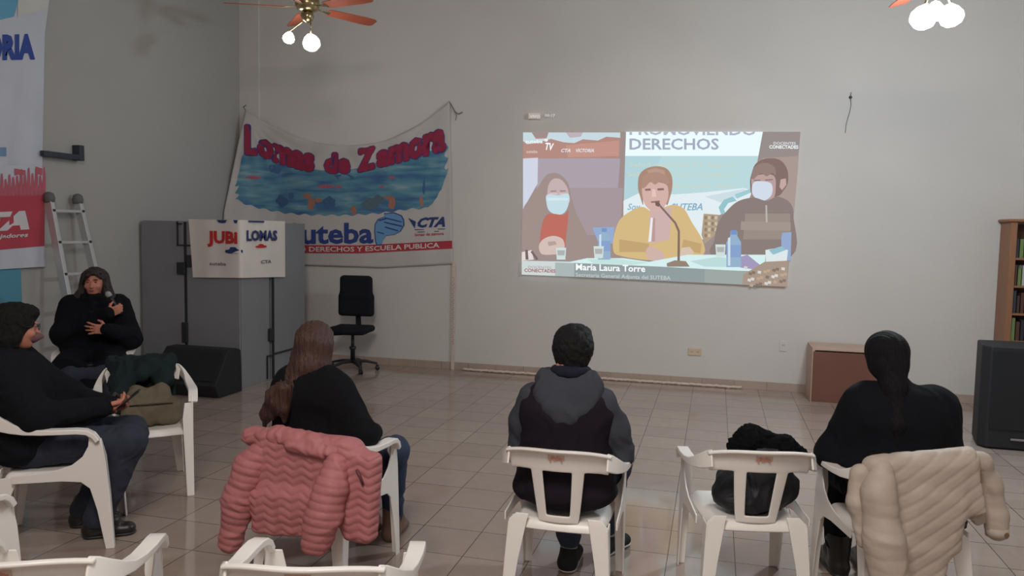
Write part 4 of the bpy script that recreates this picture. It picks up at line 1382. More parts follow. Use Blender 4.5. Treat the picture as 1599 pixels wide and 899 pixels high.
# ---- man in the vest
def man():
    J = dict(neck=V3(0, -.07, 1.10), chest=V3(0, -.08, .92), pelvis=V3(0, -.06, .56),
             shL=V3(-.155, -.06, .95), elL=V3(-.225, .0, .72), wrL=V3(-.13, .22, .62),
             shR=V3(.165, -.06, .945), elR=V3(.25, .0, .71), wrR=V3(.13, .24, .62),
             hipL=V3(-.09, -.02, .54), knL=V3(-.15, .42, .53), anL=V3(-.02, .26, .1), toeL=V3(-.01, .4, .04),
             hipR=V3(.09, -.02, .54), knR=V3(.2, .42, .53), anR=V3(.15, .5, .09), toeR=V3(.22, .62, .05))
    hc = Vector((.02, -.01, 1.175))
    fw = (.08, 1, 0)
    def b(s, J):
        head(s, hc, fw, 0.0, 1.0)
        s.cap(hc + Vector((0, -.02, -.03)), J['neck'], .056, .058, .03)
        hand(s, J['wrL'], (.7, .7, -.1), (0, 0, -1), (.7, .7, 0), .3)
        hand(s, J['wrR'], (-.7, .7, -.1), (0, 0, -1), (-.7, .7, 0), .3)
    t = person('person', (-.659, 3.64), R_(1.6), 'man with short black hair, dark vest and grey hood, sitting seen from behind', J, (-.42, -.35, 0), (.42, .75, 1.36), .0075, M_skin_warm, b)
    # hair
    s = SDF((-.16, -.22, 1.02), (.16, .16, 1.36), .005)
    H = Matrix.Identity(3)
    s.ell(hc + Vector((0, -.028, .035)), (.098, .105, .1), None, .02)
    s.ell(hc + Vector((-.005, .0, .085)), (.078, .08, .052), None, .03)
    s.ell(hc + Vector((.0, -.05, -.03)), (.07, .068, .085), None, .03)
    s.ell(hc + Vector((.02, .03, .1)), (.05, .05, .03), None, .03)
    s.ell(hc + Vector((0, .1, -.03)), (.08, .07, .07), None, .01, cut=True)
    s.obj('hair', mat('black_hair', (16, 16, 19), .65, spec=.3, bump=.8, bscale=220, stretch=(1, 1, .25)), t, wrinkle=.006, wscale=34)
    # hoodie sleeves and body (grey)
    Mg = mat('grey_marl', (66, 68, 76), .95, bump=.3, bscale=200, var=.1)
    s = SDF((-.42, -.32, .48), (.42, .35, 1.2), .008)
    for q, sg in (('L', -1), ('R', 1)):
        s.chain([J['sh' + q], (J['sh' + q] + J['el' + q]) / 2 + V3(sg * .012, 0, 0), J['el' + q] , J['wr' + q]], [.078, .075, .064, .046], .04)
    s.cap((-.12, -.07, .94), (.12, -.07, .94), .09, .09, .05)
    s.obj('hoodie', Mg, t, wrinkle=.006, wscale=8)
    # vest
    Mv = mat('dark_vest', (34, 28, 36), .9, bump=.2, bscale=120, var=.08)
    s = SDF((-.36, -.36, .46), (.36, .3, 1.2), .008)
    s.cap((-.125, -.075, .935), (.13, -.075, .93), .098, .098, .06)
    s.ell((0, -.07, .84), (.215, .145, .2), None, .07)
    s.ell((0, -.07, .66), (.235, .165, .17), None, .07)
    s.ell((0, -.07, .54), (.25, .175, .10), None, .05)
    s.cap((0.01, -.06, 1.04), (0, -.06, .97), .065, .1, .05)
    for sg in (-1, 1):
        s.cap((sg * .30, -.06, .86), (sg * .265, -.06, .98), .04, .04, .02, cut=True)
    s.obj('vest', Mv, t, wrinkle=.008, wscale=6)
    # hood lying on the back, navy collar
    s = SDF((-.26, -.33, .84), (.26, .12, 1.2), .007)
    s.cap((-.085, -.10, 1.045), (.12, -.10, 1.045), .055, .055, .04)
    s.cap((-.095, -.14, .995), (.12, -.14, .995), .05, .05, .05)
    s.cap((-.055, -.17, .94), (.08, -.17, .94), .042, .042, .05)
    s.cap((-.01, -.18, .89), (.03, -.18, .89), .036, .036, .05)
    s.cap((-.11, -.07, 1.07), (-.08, .06, 1.06), .04, .03, .03)
    s.cap((.11, -.07, 1.07), (.08, .06, 1.06), .04, .03, .03)
    s.obj('hood', Mg, t, wrinkle=.006, wscale=11)
    s = SDF((-.16, -.22, 1.0), (.16, .14, 1.2), .006)
    for k in range(12):
        a0 = 2 * PI * k / 12; a1 = 2 * PI * (k + 1) / 12
        s.cap((.015 + .07 * math.cos(a0), -.05 + .075 * math.sin(a0), 1.095 + .01 * math.sin(-a0)), (.015 + .07 * math.cos(a1), -.05 + .075 * math.sin(a1), 1.095 + .01 * math.sin(-a1)), .028, .028, .01)
    s.obj('collar', mat('navy_collar', (34, 36, 50), .9, bump=.2), t)
    s = SDF((-.4, -.3, .08), (.4, .62, .72), .009)
    for q in 'LR':
        s.chain([J['pelvis'], J['hip' + q], J['kn' + q], J['an' + q] + V3(0, 0, .07)], [.12, .098, .076, .062], .04)
    s.obj('jeans', M_denim, t, wrinkle=.006, wscale=10)
    for q in 'LR':
        s = SDF(J['an' + q] - .1, J['an' + q] + .16, .006)
        s.cap(J['an' + q] + V3(0, 0, -.03), J['an' + q] + V3(0, 0, .08), .044, .047, .01)
        s.obj('sock', mat('grey_sock', (170, 164, 160), .95, bump=.4, bscale=200), t)
    Msole = mat('white_sole', (206, 200, 194), .6)
    shoe(t, J, 'L', mat('black_suede', (28, 28, 32), .8), Msole, up=.01); shoe(t, J, 'R', mat('black_suede', (28, 28, 32), .8), Msole, up=.01)


man()


def hair_fn(freq, amp, ax=0):
    def f(co, no):
        a = np.sin(co[:, 0] * freq + 9 * np.sin(co[:, 2] * 7) * .35 + co[:, 1] * freq * .6)
        b = np.sin(co[:, 0] * freq * 2.3 + co[:, 1] * freq * 1.9 + np.sin(co[:, 2] * 17))
        return amp * (a * .6 + b * .4)
    return f


# ---- woman with long brown hair
def brown_woman():
    J = dict(neck=V3(-.12, .02, 1.07), chest=V3(-.09, 0, .9), pelvis=V3(-.02, -.02, .56),
             shL=V3(-.235, .02, .93), elL=V3(-.27, .06, .70), wrL=V3(-.12, .25, .66),
             shR=V3(.07, -.01, .925), elR=V3(.205, -.03, .72), wrR=V3(.12, .25, .66),
             hipL=V3(-.1, .0, .54), knL=V3(-.04, .44, .53), anL=V3(.0, .42, .12), toeL=V3(.0, .54, .04),
             hipR=V3(.1, .0, .54), knR=V3(.165, .42, .52), anR=V3(.14, .46, .13), toeR=V3(.13, .58, .05))
    hc = Vector((-.11, .07, 1.145))
    fw = Vector((.35, 1, 0)).normalized()
    def b(s, J):
        head(s, hc, fw, -.1, .96)
        s.cap(hc + Vector((0, -.02, -.03)), J['neck'], .05, .05, .03)
        hand(s, J['wrL'], (.8, .5, -.1), (0, 0, -1), (.5, .8, 0), .3, sc=.92)
        hand(s, J['wrR'], (-.8, .5, -.1), (0, 0, -1), (-.5, .8, 0), .3, sc=.92)
    t = person('person', (-1.881, 3.54), R_(-3), 'woman with long reddish-brown hair and black sweater, back turned, above the pink jacket', J, (-.48, -.2, 0), (.46, .75, 1.34), .0075, M_skin, b)
    s = SDF((-.42, -.25, .68), (.14, .24, 1.36), .006)
    s.ell(hc + Vector((0, -.022, .03)), (.094, .112, .1), None, .02)
    s.chain([hc + Vector((.01, -.05, .0)), hc + Vector((.01, -.095, -.1)), hc + Vector((-.02, -.13, -.19)), V3(-.19, -.14, .88), V3(-.24, -.13, .8)], [.085, .07, .058, .044, .02], .03)
    s.chain([hc + Vector((-.05, -.05, -.05)), hc + Vector((-.07, -.10, -.17)), V3(-.24, -.11, .9), V3(-.30, -.09, .8), V3(-.33, -.07, .73)], [.06, .052, .042, .032, .012], .03)
    s.chain([hc + Vector((.05, -.04, .0)), hc + Vector((.055, -.06, -.1)), hc + Vector((.03, -.11, -.17))], [.06, .05, .03], .03)
    s.chain([V3(-.16, -.15, .95), V3(-.155, -.16, .85), V3(-.15, -.155, .79)], [.04, .03, .012], .02)
    s.obj('hair', mat('brown_hair', (68, 42, 35), .55, bump=.9, bscale=150, stretch=(1, 1, .12), var=.3, vscale=60), t, fn=hair_fn(210, .0028))
    Mk = mat('black_knit', (19, 19, 23), .95, bump=.3, bscale=150, var=.15)
    s = SDF((-.48, -.25, .48), (.42, .36, 1.16), .008)
    s.chain([J['shL'], J['elL'], J['wrL']], [.085, .075, .052], .05)
    s.chain([J['shR'], J['elR'], J['wrR']], [.085, .078, .052], .05)
    s.cap(J['shL'] + V3(.06, 0, 0), J['shR'] + V3(-.06, 0, 0), .098, .098, .06)
    s.ell((-.09, .0, .86), (.215, .14, .2), None, .08)
    s.ell((-.03, .0, .64), (.22, .15, .17), None, .08)
    s.cap(J['neck'], J['neck'] + V3(0, 0, -.07), .06, .09, .03)
    s.obj('sweater', Mk, t, wrinkle=.008, wscale=7)
    s = SDF((-.35, -.3, .06), (.46, .56, .72), .009)
    for q in 'LR':
        s.chain([J['pelvis'], J['hip' + q], J['kn' + q], J['an' + q] + V3(0, 0, .0)], [.12, .1, .078, .056], .04)
    s.obj('jeans', mat('navy_denim', (40, 52, 78), .85, bump=.3, bscale=180, var=.15), t, wrinkle=.006, wscale=10)
    Mb = mat('tan_suede', (116, 88, 76), .8, bump=.2)
    for q in 'LR': shoe(t, J, q, Mb, None)


brown_woman()


# ---- person in black at the right
def black_woman():
    J = dict(neck=V3(-.02, .02, 1.06), chest=V3(-.01, .01, .9), pelvis=V3(0, -.03, .56),
             shL=V3(-.17, .04, .96), elL=V3(-.26, .1, .70), wrL=V3(-.22, .3, .62),
             shR=V3(.17, -.0, .955), elR=V3(.22, .02, .72), wrR=V3(.1, .25, .62),
             hipL=V3(-.1, -.0, .54), knL=V3(-.13, .44, .53), anL=V3(-.13, .34, .12), toeL=V3(-.13, .5, .05),
             hipR=V3(.09, -.0, .54), knR=V3(.12, .44, .53), anR=V3(.04, .36, .12), toeR=V3(.05, .5, .05))
    hc = Vector((-.05, .09, 1.18)); fw = Vector((.1, 1, 0))
    def b(s, J):
        head(s, hc, fw, -.1, .98)
        s.cap(hc + Vector((0, -.02, -.03)), J['neck'], .05, .05, .03)
        hand(s, J['wrL'], (.4, .8, -.1), (0, 0, -1), (.8, -.4, 0), .3, sc=.92)
        hand(s, J['wrR'], (-.6, .6, -.1), (0, 0, -1), (-.6, .8, 0), .3, sc=.92)
    t = person('person', (.87, 3.96), R_(12), 'person with black tied-back hair dressed all in black, above the beige quilted jacket', J, (-.42, -.25, 0), (.4, .75, 1.36), .0075, M_skin, b)
    Mh = mat('jet_hair', (16, 15, 18), .75, spec=.25, bump=.8, bscale=160, stretch=(1, 1, .15))
    s = SDF((-.24, -.22, .68), (.14, .26, 1.36), .006)
    s.ell(hc + Vector((0, -.02, .03)), (.096, .112, .1), None, .02)
    s.ell(hc + Vector((0, -.04, -.03)), (.09, .085, .08), None, .02)
    s.chain([hc + Vector((0, -.09, -.04)), hc + Vector((-.005, -.12, -.12)), V3(-.06, -.1, .9), V3(-.06, -.12, .78)], [.06, .05, .035, .012], .04)
    s.obj('hair', Mh, t, fn=hair_fn(140, .003))
    Mk = mat('black_jersey', (21, 22, 27), .95, bump=.3, bscale=150, var=.15)
    s = SDF((-.42, -.24, .46), (.4, .42, 1.14), .008)
    s.chain([J['shL'], J['elL'], J['wrL']], [.088, .082, .06], .05)
    s.chain([J['shR'], J['elR'], J['wrR']], [.092, .085, .052], .05)
    s.cap(J['shL'] + V3(.05, 0, 0), J['shR'] + V3(-.05, 0, 0), .104, .104, .06)
    s.ell((0, .0, .84), (.225, .14, .2), None, .08)
    s.ell((0, -.02, .64), (.245, .15, .17), None, .08)
    s.cap(J['neck'], J['neck'] + V3(0, 0, -.07), .058, .09, .03)
    s.obj('sweater', Mk, t, wrinkle=.007, wscale=7)
    s = SDF((-.4, -.3, .06), (.4, .6, .72), .009)
    for q in 'LR':
        s.chain([J['pelvis'], J['hip' + q], J['kn' + q], J['an' + q] + V3(0, 0, .04)], [.12, .1, .08, .064], .04)
    s.obj('trousers', mat('black_cotton', (26, 26, 31), .9, bump=.2), t, wrinkle=.006, wscale=10)
    for q in 'LR': shoe(t, J, q, M_shoe, M_dark, name='boot', up=.07)


black_woman()


# ---- person side-on at the left
def profile_person():
    J = dict(neck=V3(0, -.16, 1.07), chest=V3(0, -.13, .88), pelvis=V3(0, -.08, .56),
             shL=V3(-.19, -.15, .97), elL=V3(-.24, .1, .74), wrL=V3(-.1, .34, .7),
             shR=V3(.19, -.15, .97), elR=V3(.25, .04, .73), wrR=V3(.08, .33, .73),
             hipL=V3(-.1, -.02, .54), knL=V3(-.13, .45, .53), anL=V3(-.1, .2, .1), toeL=V3(-.1, .33, .05),
             hipR=V3(.1, -.02, .54), knR=V3(.13, .47, .54), anR=V3(.1, .3, .1), toeR=V3(.1, .43, .05))
    hc = Vector((0, -.09, 1.18)); fw = Vector((-.4, 1, 0)).normalized(); box_ = {}
    def b(s, J):
        box_['P'], box_['R'] = head(s, hc, fw, -.12, 1.02)
        s.cap(hc + Vector((0, -.02, -.03)), J['neck'], .055, .058, .03)
        hand(s, J['wrL'], (.35, .9, .1), (.6, 0, .6), (.7, -.2, .6), .55)
        hand(s, J['wrR'], (-.5, .85, .1), (-.4, 0, .8), (-.7, -.2, .6), .55)
    t = person('person', (-3.60, 3.44), R_(-56), 'person in a black coat and dark jeans sitting side-on, looking right, phone in hand', J, (-.42, -.4, 0), (.42, .62, 1.37), .007, M_skin_warm, b)
    P_ = box_['P']; R = box_['R']
    s = SDF((-.2, -.34, .98), (.2, .2, 1.4), .006)
    s.ell(P_(0, -.025, .035), (.098, .112, .1), R, .02)
    s.ell(P_(0, .03, .085), (.07, .07, .042), R, .03)
    s.ell(P_(0, -.06, -.05), (.098, .08, .1), R, .03)
    s.ell(P_(.06, -.03, -.04), (.035, .05, .075), R, .03)
    s.ell(P_(-.06, -.03, -.04), (.035, .05, .075), R, .03)
    s.ell(P_(0, .115, -.03), (.09, .062, .08), R, .01, cut=True)
    s.obj('hair', mat('dark_grey_hair', (27, 24, 25), .8, spec=.25, bump=.9, bscale=170, stretch=(1, 1, .4), var=.25, vscale=50), t, wrinkle=.006, wscale=22)
    # cupped mask and glasses
    s = SDF((-.15, -.1, 1.0), (.15, .2, 1.24), .005)
    s.ell(P_(0, .07, -.05), (.046, .04, .036), R, .01)
    s.ell(P_(0, .105, -.045), (.022, .03, .013), R, .03)
    s.obj('face_mask', mat('mauve_mask', (112, 78, 80), .85, bump=.1), t)
    bm = bmesh.new()
    for q in (-1, 1):
        pts = [P_(q * .034 + .021 * math.cos(a), .098, .01 + .016 * math.sin(a)) for a in [2 * PI * k / 12 for k in range(13)]]
        tube(bm, pts, .002, 6)
        tube(bm, [P_(q * .055, .097, .014), P_(q * .08, .05, .012), P_(q * .082, -.01, .008)], .0022, 6)
    tube(bm, [P_(-.013, .1, .014), P_(.013, .1, .014)], .002, 6)
    obj('glasses', bm, M_dark, t, smooth=True)
    Mk = mat('black_wool', (24, 25, 30), .97, bump=.4, bscale=110, var=.15)
    s = SDF((-.42, -.35, .42), (.42, .4, 1.16), .008)
    for q in 'LR':
        s.chain([J['sh' + q], J['el' + q], J['wr' + q]], [.1, .088, .056], .05)
    s.cap(J['shL'] + V3(.05, 0, 0), J['shR'] + V3(-.05, 0, 0), .115, .115, .06)
    s.ell((0, -.1, .82), (.25, .18, .22), None, .08)
    s.ell((0, -.07, .62), (.26, .21, .18), None, .08)
    s.ell((0, -.07, .52), (.25, .2, .09), None, .05)
    s.cap((0, -.16, 1.08), (0, -.15, 1.0), .065, .11, .04)
    s.obj('coat', Mk, t, wrinkle=.008, wscale=7)
    s = SDF((-.4, -.3, .06), (.4, .62, .74), .009)
    for q in 'LR':
        s.chain([J['pelvis'], J['hip' + q], J['kn' + q], J['an' + q] + V3(0, 0, .0)], [.13, .11, .088, .074], .04)
    s.obj('jeans', M_denim_dark, t, wrinkle=.006, wscale=10)
    for q in 'LR': shoe(t, J, q, M_shoe, M_dark)
    # phone held in the hands: a thing of its own
    w = (Vector(J['wrL']) + Vector(J['wrR'])) / 2 + Vector((.0, .12, .035))
    Mw = Matrix.Translation((-3.60, 3.44, 0)) @ Matrix.Rotation(R_(-56), 4, 'Z')
    ph = empty('mobile_phone', Mw @ w, R_(-56), 'dark mobile phone held by the person sitting side-on at the left', 'phone')
    Rp = Matrix.Rotation(.7, 3, 'X')
    bm = bmesh.new(); box(bm, (0, 0, 0), (.075, .15, .009), Rp); obj('case', bm, M_black, ph, bevel=.003)
    bm = bmesh.new(); box(bm, Rp @ Vector((0, 0, .0055)), (.067, .138, .001), Rp); obj('screen', bm, mat('dark_glass', (40, 48, 60), .15), ph)


profile_person()


# ---- woman with microphone
def mic_woman():
    sc = 1.0
    J = dict(neck=V3(0, 0, 1.13), chest=V3(0, -.03, .96), pelvis=V3(0, -.06, .58),
             shL=V3(-.18, -.01, 1.04), elL=V3(-.28, .14, .78), wrL=V3(-.13, .34, .88),
             shR=V3(.18, -.01, 1.04), elR=V3(.23, .1, .82), wrR=V3(-.12, .22, 1.0),
             hipL=V3(-.1, -.02, .55), knL=V3(-.13, .42, .55), anL=V3(-.13, .36, .1), toeL=V3(-.13, .48, .05),
             hipR=V3(.1, -.02, .55), knR=V3(.13, .42, .55), anR=V3(.13, .36, .1), toeR=V3(.13, .48, .05))
    hc = Vector((0.0, .03, 1.25)); fw = Vector((.1, 1, 0)); K = {}
    def b(s, J):
        K['P'], K['R'] = head(s, hc, fw, -.05, .98)
        s.cap(hc + Vector((0, -.02, -.03)), J['neck'], .05, .05, .03)
        hand(s, J['wrR'] , (-.8, -.1, .35), (.2, -.9, .1), (.2, -.2, .8), .8, sc=.98)
        hand(s, J['wrL'], (.95, .12, .1), (0, -1, 0), (0, .2, 1), .2, sc=1.0, spread=.2)
    t = person('person', (-5.12, 5.5), R_(180 + 36), 'woman in a black coat with dark wavy hair, facing the camera and holding a microphone', J, (-.42, -.3, 0), (.42, .62, 1.42), .006, M_skin_warm, b)
    P_ = K['P']; R = K['R']
    Mh = mat('dark_brown_hair', (42, 32, 30), .55, bump=.8, bscale=150, stretch=(1, 1, .2), var=.3, vscale=40)
    s = SDF((-.26, -.2, .88), (.26, .24, 1.44), .005)
    s.ell(P_(0, -.04, .04), (.094, .1, .09), R, .02)
    s.ell(P_(0, .02, .088), (.066, .06, .03), R, .02)
    for q in (-1, 1):
        s.chain([P_(q * .072, -.01, .06), P_(q * .09, -.012, -.02), P_(q * .102, .0, -.09), P_(q * .12, .03, -.14), P_(q * .118, .05, -.2), P_(q * .135, .05, -.26)], [.03, .03, .034, .03, .026, .01], .015)
        s.chain([P_(q * .085, -.03, -.05), P_(q * .135, -.0, -.13), P_(q * .15, .02, -.2), P_(q * .13, .02, -.25)], [.03, .032, .028, .012], .015)
        s.chain([P_(q * .04, -.06, .02), P_(q * .07, -.07, -.1), P_(q * .09, -.07, -.2)], [.07, .06, .04], .03)
    s.chain([P_(-.01, .07, .096), P_(.03, .086, .07), P_(.062, .07, .04), P_(.078, .045, .0)], [.014, .014, .012, .01], .012)
    s.chain([P_(-.01, .07, .096), P_(-.045, .078, .072), P_(-.07, .055, .04)], [.012, .011, .01], .012)
    s.obj('hair', Mh, t, fn=hair_fn(110, .0025), wrinkle=.003, wscale=20)
    for q in (-1, 1):
        me = SDF(tuple(P_(q * .031, .08, .011) - Vector((.03, .03, .03))), tuple(P_(q * .031, .08, .011) + Vector((.03, .03, .03))), .003)
        me.ell(P_(q * .031, .0815, .011), (.009, .006, .006), R, .002); me.obj('eye', mat('dark_eye', (30, 22, 22), .3), t)
        me = SDF(tuple(P_(q * .031, .09, .032) - Vector((.04, .04, .03))), tuple(P_(q * .031, .09, .032) + Vector((.04, .04, .03))), .003)
        me.ell(P_(q * .032, .09, .032), (.02, .006, .0042), R, .002); me.obj('eyebrow', mat('dark_brow', (50, 36, 34), .8), t)
    me = SDF(tuple(P_(0, .09, -.063) - Vector((.04, .04, .03))), tuple(P_(0, .09, -.063) + Vector((.04, .04, .03))), .003)
    me.ell(P_(0, .092, -.058), (.022, .007, .005), R, .003); me.ell(P_(0, .090, -.068), (.018, .007, .0055), R, .003)
    me.obj('lips', mat('lip', (150, 78, 74), .5), t)
    Mk = mat('black_coat_wool', (20, 21, 27), .95, bump=.3, bscale=110, var=.15)
    s = SDF((-.42, -.3, .38), (.42, .5, 1.26), .008)
    s.chain([J['shL'], J['elL'], J['wrL']], [.098, .088, .056], .05)
    s.chain([J['shR'], J['elR'], J['wrR']], [.098, .088, .056], .05)
    s.cap(J['shL'] + V3(.05, 0, 0), J['shR'] + V3(-.05, 0, 0), .1, .1, .06)
    s.ell((0, -.0, .9), (.23, .16, .22), None, .08)
    s.ell((0, -.0, .68), (.27, .19, .2), None, .08)
    s.chain([(-.12, .1, .6), (-.16, .42, .58)], [.14, .12], .05); s.chain([(.12, .1, .6), (.16, .42, .58)], [.14, .12], .05)
    s.cap((-.16, .45, .52), (.16, .45, .52), .1, .1, .05)
    s.obj('coat', Mk, t, wrinkle=.008, wscale=7)
    s = SDF((-.2, -.16, 1.0), (.2, .2, 1.24), .006)
    for k in range(14):
        a0 = 2 * PI * k / 14; a1 = 2 * PI * (k + 1) / 14
        s.cap((.085 * math.cos(a0), .005 + .08 * math.sin(a0), 1.115), (.085 * math.cos(a1), .005 + .08 * math.sin(a1), 1.115), .036, .036, .02)
    s.cap((0, .08, 1.1), (0, .1, 1.02), .05, .05, .03)
    s.obj('scarf', mat('black_scarf', (22, 23, 28), .97, bump=.4, bscale=80), t, wrinkle=.01, wscale=14)
    s = SDF((-.3, .2, .04), (.3, .56, .62), .009)
    s.chain([J['knL'], J['knR']], [.09, .09], .02)
    for q in 'LR': s.chain([J['kn' + q], J['an' + q]], [.1, .07], .02)
    s.obj('trousers', M_denim_dark, t, wrinkle=.006)
    for q in 'LR': shoe(t, J, q, M_shoe, M_dark)
    bm = bmesh.new(); d = Vector((-.2, 1, 0)).normalized()
    lathe(bm, [(.008, -.003), (.011, -.002), (.011, .002), (.008, .003)], Vector(J['wrL']) + Vector((.125, .02, .018)), 14, (.9, .12, -.3)); obj('ring', bm, mat('gold_ring', (220, 190, 140), .2, metal=1), t, smooth=True)
    # microphone: held, so a thing of its own
    Mw = Matrix.Translation((-5.12, 5.5, 0)) @ Matrix.Rotation(R_(180 + 36), 4, 'Z')
    base = Vector(J['wrR']) + Vector((-.075, -.025, .035))
    hd = Vector((-.10, .16, 1.19)) - base; hd.normalize()
    mc = empty('microphone', Mw @ base, R_(180 + 36), 'dark handheld microphone with pale head held up to the woman\'s chin', 'microphone')
    bm = bmesh.new(); tube(bm, [-hd * .05, hd * .02, hd * .09, hd * .12], [.011, .013, .016, .02], 12); obj('handle', bm, M_black, mc, smooth=True)
    bm = bmesh.new(); tube(bm, [hd * .12, hd * .135, hd * .155, hd * .172], [.02, .026, .025, .012], 14); obj('grille', bm, mat('pale_grille', (176, 178, 180), .4, metal=.5, bump=.5, bscale=500), mc, smooth=True)


mic_woman()


# ------------------------------------------------------------------ pink puffer jacket over chair
def jacket_frame(name, key, label, cat='jacket'):
    c = CH[key]
    return empty(name, c.location, c.rotation_euler.z, label, cat)


def pink_jacket():
    t = jacket_frame('puffer_jacket', 'pink', 'dusty pink quilted puffer jacket hanging over the back of a white chair')
    M = mat('pink_nylon', (178, 112, 114), .6, var=.05, vscale=9, bump=.25, bscale=45, spec=.4)
    # body: quilted with chevrons
    s = SDF((-.42, -.5, .16), (.5, -.1, .95), .0065)
    s.box((.03, -.345, .60), (.235, .045, .24), None, .04, .03)
    s.box((-.045, -.365, .40), (.19, .045, .13), Matrix.Rotation(R_(-5), 3, 'Y'), .04, .06)
    s.cap((-.26, -.315, .785), (.24, -.32, .775), .05, .05, .04)
    s.cap((-.26, -.29, .78), (.24, -.30, .78), .045, .045, .04)
    s.box((0.02, -.245, .66), (.2, .02, .14), None, .02, .04)
    s.box((.31, -.33, .53), (.075, .05, .25), Matrix.Rotation(R_(3), 3, 'Y'), .04, .05)
    def quilt(co, no):
        x = co[:, 0]; z = co[:, 2]
        zig = np.abs(((x * 11.0) % 1.0) - .5) * .055
        ph = (z + zig) / .045
        r = np.abs(np.sin(PI * ph)) ** .6
        return np.where(no[:, 1] < .3, .0075 * (r ** .75 - .7), .002)
    s.obj('body', M, t, fn=quilt, wrinkle=.006, wscale=6)
    # hood / collar
    s = SDF((-.32, -.45, .68), (.34, -.15, 1.0), .0065)
    s.cap((-.11, -.34, .825), (.08, -.37, .825), .042, .04, .04)
    s.cap((-.11, -.34, .81), (.2, -.36, .785), .045, .04, .04)
    s.cap((.0, -.385, .79), (.16, -.39, .765), .035, .03, .03)
    s.obj('collar', M, t, wrinkle=.01, wscale=13)
    def sleeve(pts, rads, n):
        P0 = np.array(pts)
        s = SDF(P0.min(0) - .14, P0.max(0) + .14, .0065)
        for i in range(len(pts) - 1):
            s.cap(pts[i], pts[i + 1], rads[i], rads[i + 1], .015)
        A = np.array(pts[0]); B = np.array(pts[-1]); D = (B - A) / np.linalg.norm(B - A)
        def f(co, no):
            q = (co - A) @ D
            return .0055 * (np.abs(np.sin(PI * q / .042)) ** .6 - .6)
        return s.obj('sleeve', M, t, fn=f, wrinkle=.007, wscale=7)
    sleeve([(-.165, -.33, .75), (-.245, -.35, .63), (-.29, -.37, .45), (-.335, -.39, .18)], [.062, .082, .083, .052], 12)
    sleeve([(.215, -.37, .73), (.21, -.42, .6), (.185, -.45, .45), (.16, -.46, .30)], [.055, .072, .083, .064], 12)
    bm = bmesh.new()
    tube(bm, [(.315, -.393, .70), (.335, -.393, .66), (.345, -.39, .62)], .006, 6)
    obj('zip', bm, mat('dark_zip', (96, 54, 60), .5), t, smooth=True)
    for ch in t.children:      # hangs a little lower and to the right on the chair back
        ch.data.transform(Matrix.Translation((.068, 0, .10)) @ Matrix.Diagonal((1.03, 1, .835, 1)))


pink_jacket()


# ------------------------------------------------------------------ beige quilted jacket
def beige_jacket():
    t = jacket_frame('quilted_jacket', 'beige', 'beige quilted jacket hanging over the back of the chair at the right')
    M = mat('beige_nylon', (188, 174, 162), .6, var=.04, vscale=9, bump=.2, bscale=40, spec=.35)
    s = SDF((-.42, -.5, .08), (.42, -.08, .98), .0065)
    s.cap((-.26, -.31, .78), (.15, -.31, .84), .038, .034, .04)
    s.cap((-.2, -.31, .76), (.17, -.31, .80), .04, .036, .04)
    s.box((-.08, -.335, .62), (.2, .03, .2), None, .025, .03)
    s.box((.03, -.34, .68), (.17, .028, .13), Matrix.Rotation(R_(-14), 3, 'Y'), .025, .03)
    s.box((-.03, -.345, .48), (.11, .03, .2), Matrix.Rotation(R_(14), 3, 'Y'), .025, .05)
    s.box((-.075, -.34, .26), (.1, .03, .2), None, .025, .05)
    s.box((0, -.25, .68), (.2, .015, .12), None, .015, .04)
    def quilt(co, no):
        x = co[:, 0]; z = co[:, 2]
        ph = ((x * .6 - z * .8 + 5) / .05) % 1.0
        f = -.004 * np.exp(-((ph - .5) / .13) ** 2) + .006 * np.sin(x * 9 + z * 3.5)
        return np.where(no[:, 1] < .3, f, .001)
    s.obj('body', M, t, fn=quilt)
    def sleeve(pts, rads, name='sleeve'):
        P0 = np.array(pts); s = SDF(P0.min(0) - .13, P0.max(0) + .13, .0065)
        for i in range(len(pts) - 1):
            s.cap(pts[i], pts[i + 1], rads[i], rads[i + 1], .03)
        def f(co, no):
            z = co[:, 2]
            return .0022 * (np.abs(np.sin(PI * z / .055)) ** .4 - .6)
        return s.obj(name, M, t, fn=f, wrinkle=.006, wscale=6)
    sleeve([(-.23, -.35, .765), (-.26, -.385, .69), (-.24, -.42, .5), (-.205, -.43, .26), (-.185, -.42, .1)], [.05, .066, .078, .08, .072])
    sleeve([(-.30, -.31, .74), (-.325, -.33, .62), (-.30, -.36, .46)], [.045, .038, .022], 'front_flap')
    o = sleeve([(.13, -.32, .83), (.21, -.29, .80), (.265, -.27, .70), (.3, -.27, .56), (.305, -.28, .50)], [.03, .04, .046, .046, .042])
    bm = bmesh.new(); tube(bm, [(.305, -.28, .515), (.307, -.28, .475)], [.047, .044], 18); obj('cuff', bm, M, o, smooth=True)
    bm = bmesh.new(); lathe(bm, [(.001, 0), (.011, 0), (.011, .004), (.001, .005)], (.322, -.322, .495), 12, (0, -1, 0)); obj('cuff_button', bm, mat('brass_button', (150, 120, 90), .4, metal=.6), o)
    s = SDF((.0, -.38, .38), (.42, -.1, .9), .0065)
    s.box((.165, -.29, .68), (.045, .02, .13), Matrix.Rotation(R_(-8), 3, 'Y'), .018, .03)
    s.box((.205, -.28, .64), (.03, .018, .12), Matrix.Rotation(R_(-14), 3, 'Y'), .018, .03)
    s.obj('front_panel', M, t, wrinkle=.006, wscale=12)
    s = SDF((.0, -.36, .42), (.4, -.1, .7), .006)
    s.box((.135, -.28, .55), (.035, .015, .05), Matrix.Rotation(R_(-10), 3, 'Y'), .012, .02)
    s.obj('dark_lining', mat('dark_lining', (44, 42, 48), .6, var=.3, vscale=40), t, wrinkle=.008, wscale=20)


beige_jacket()


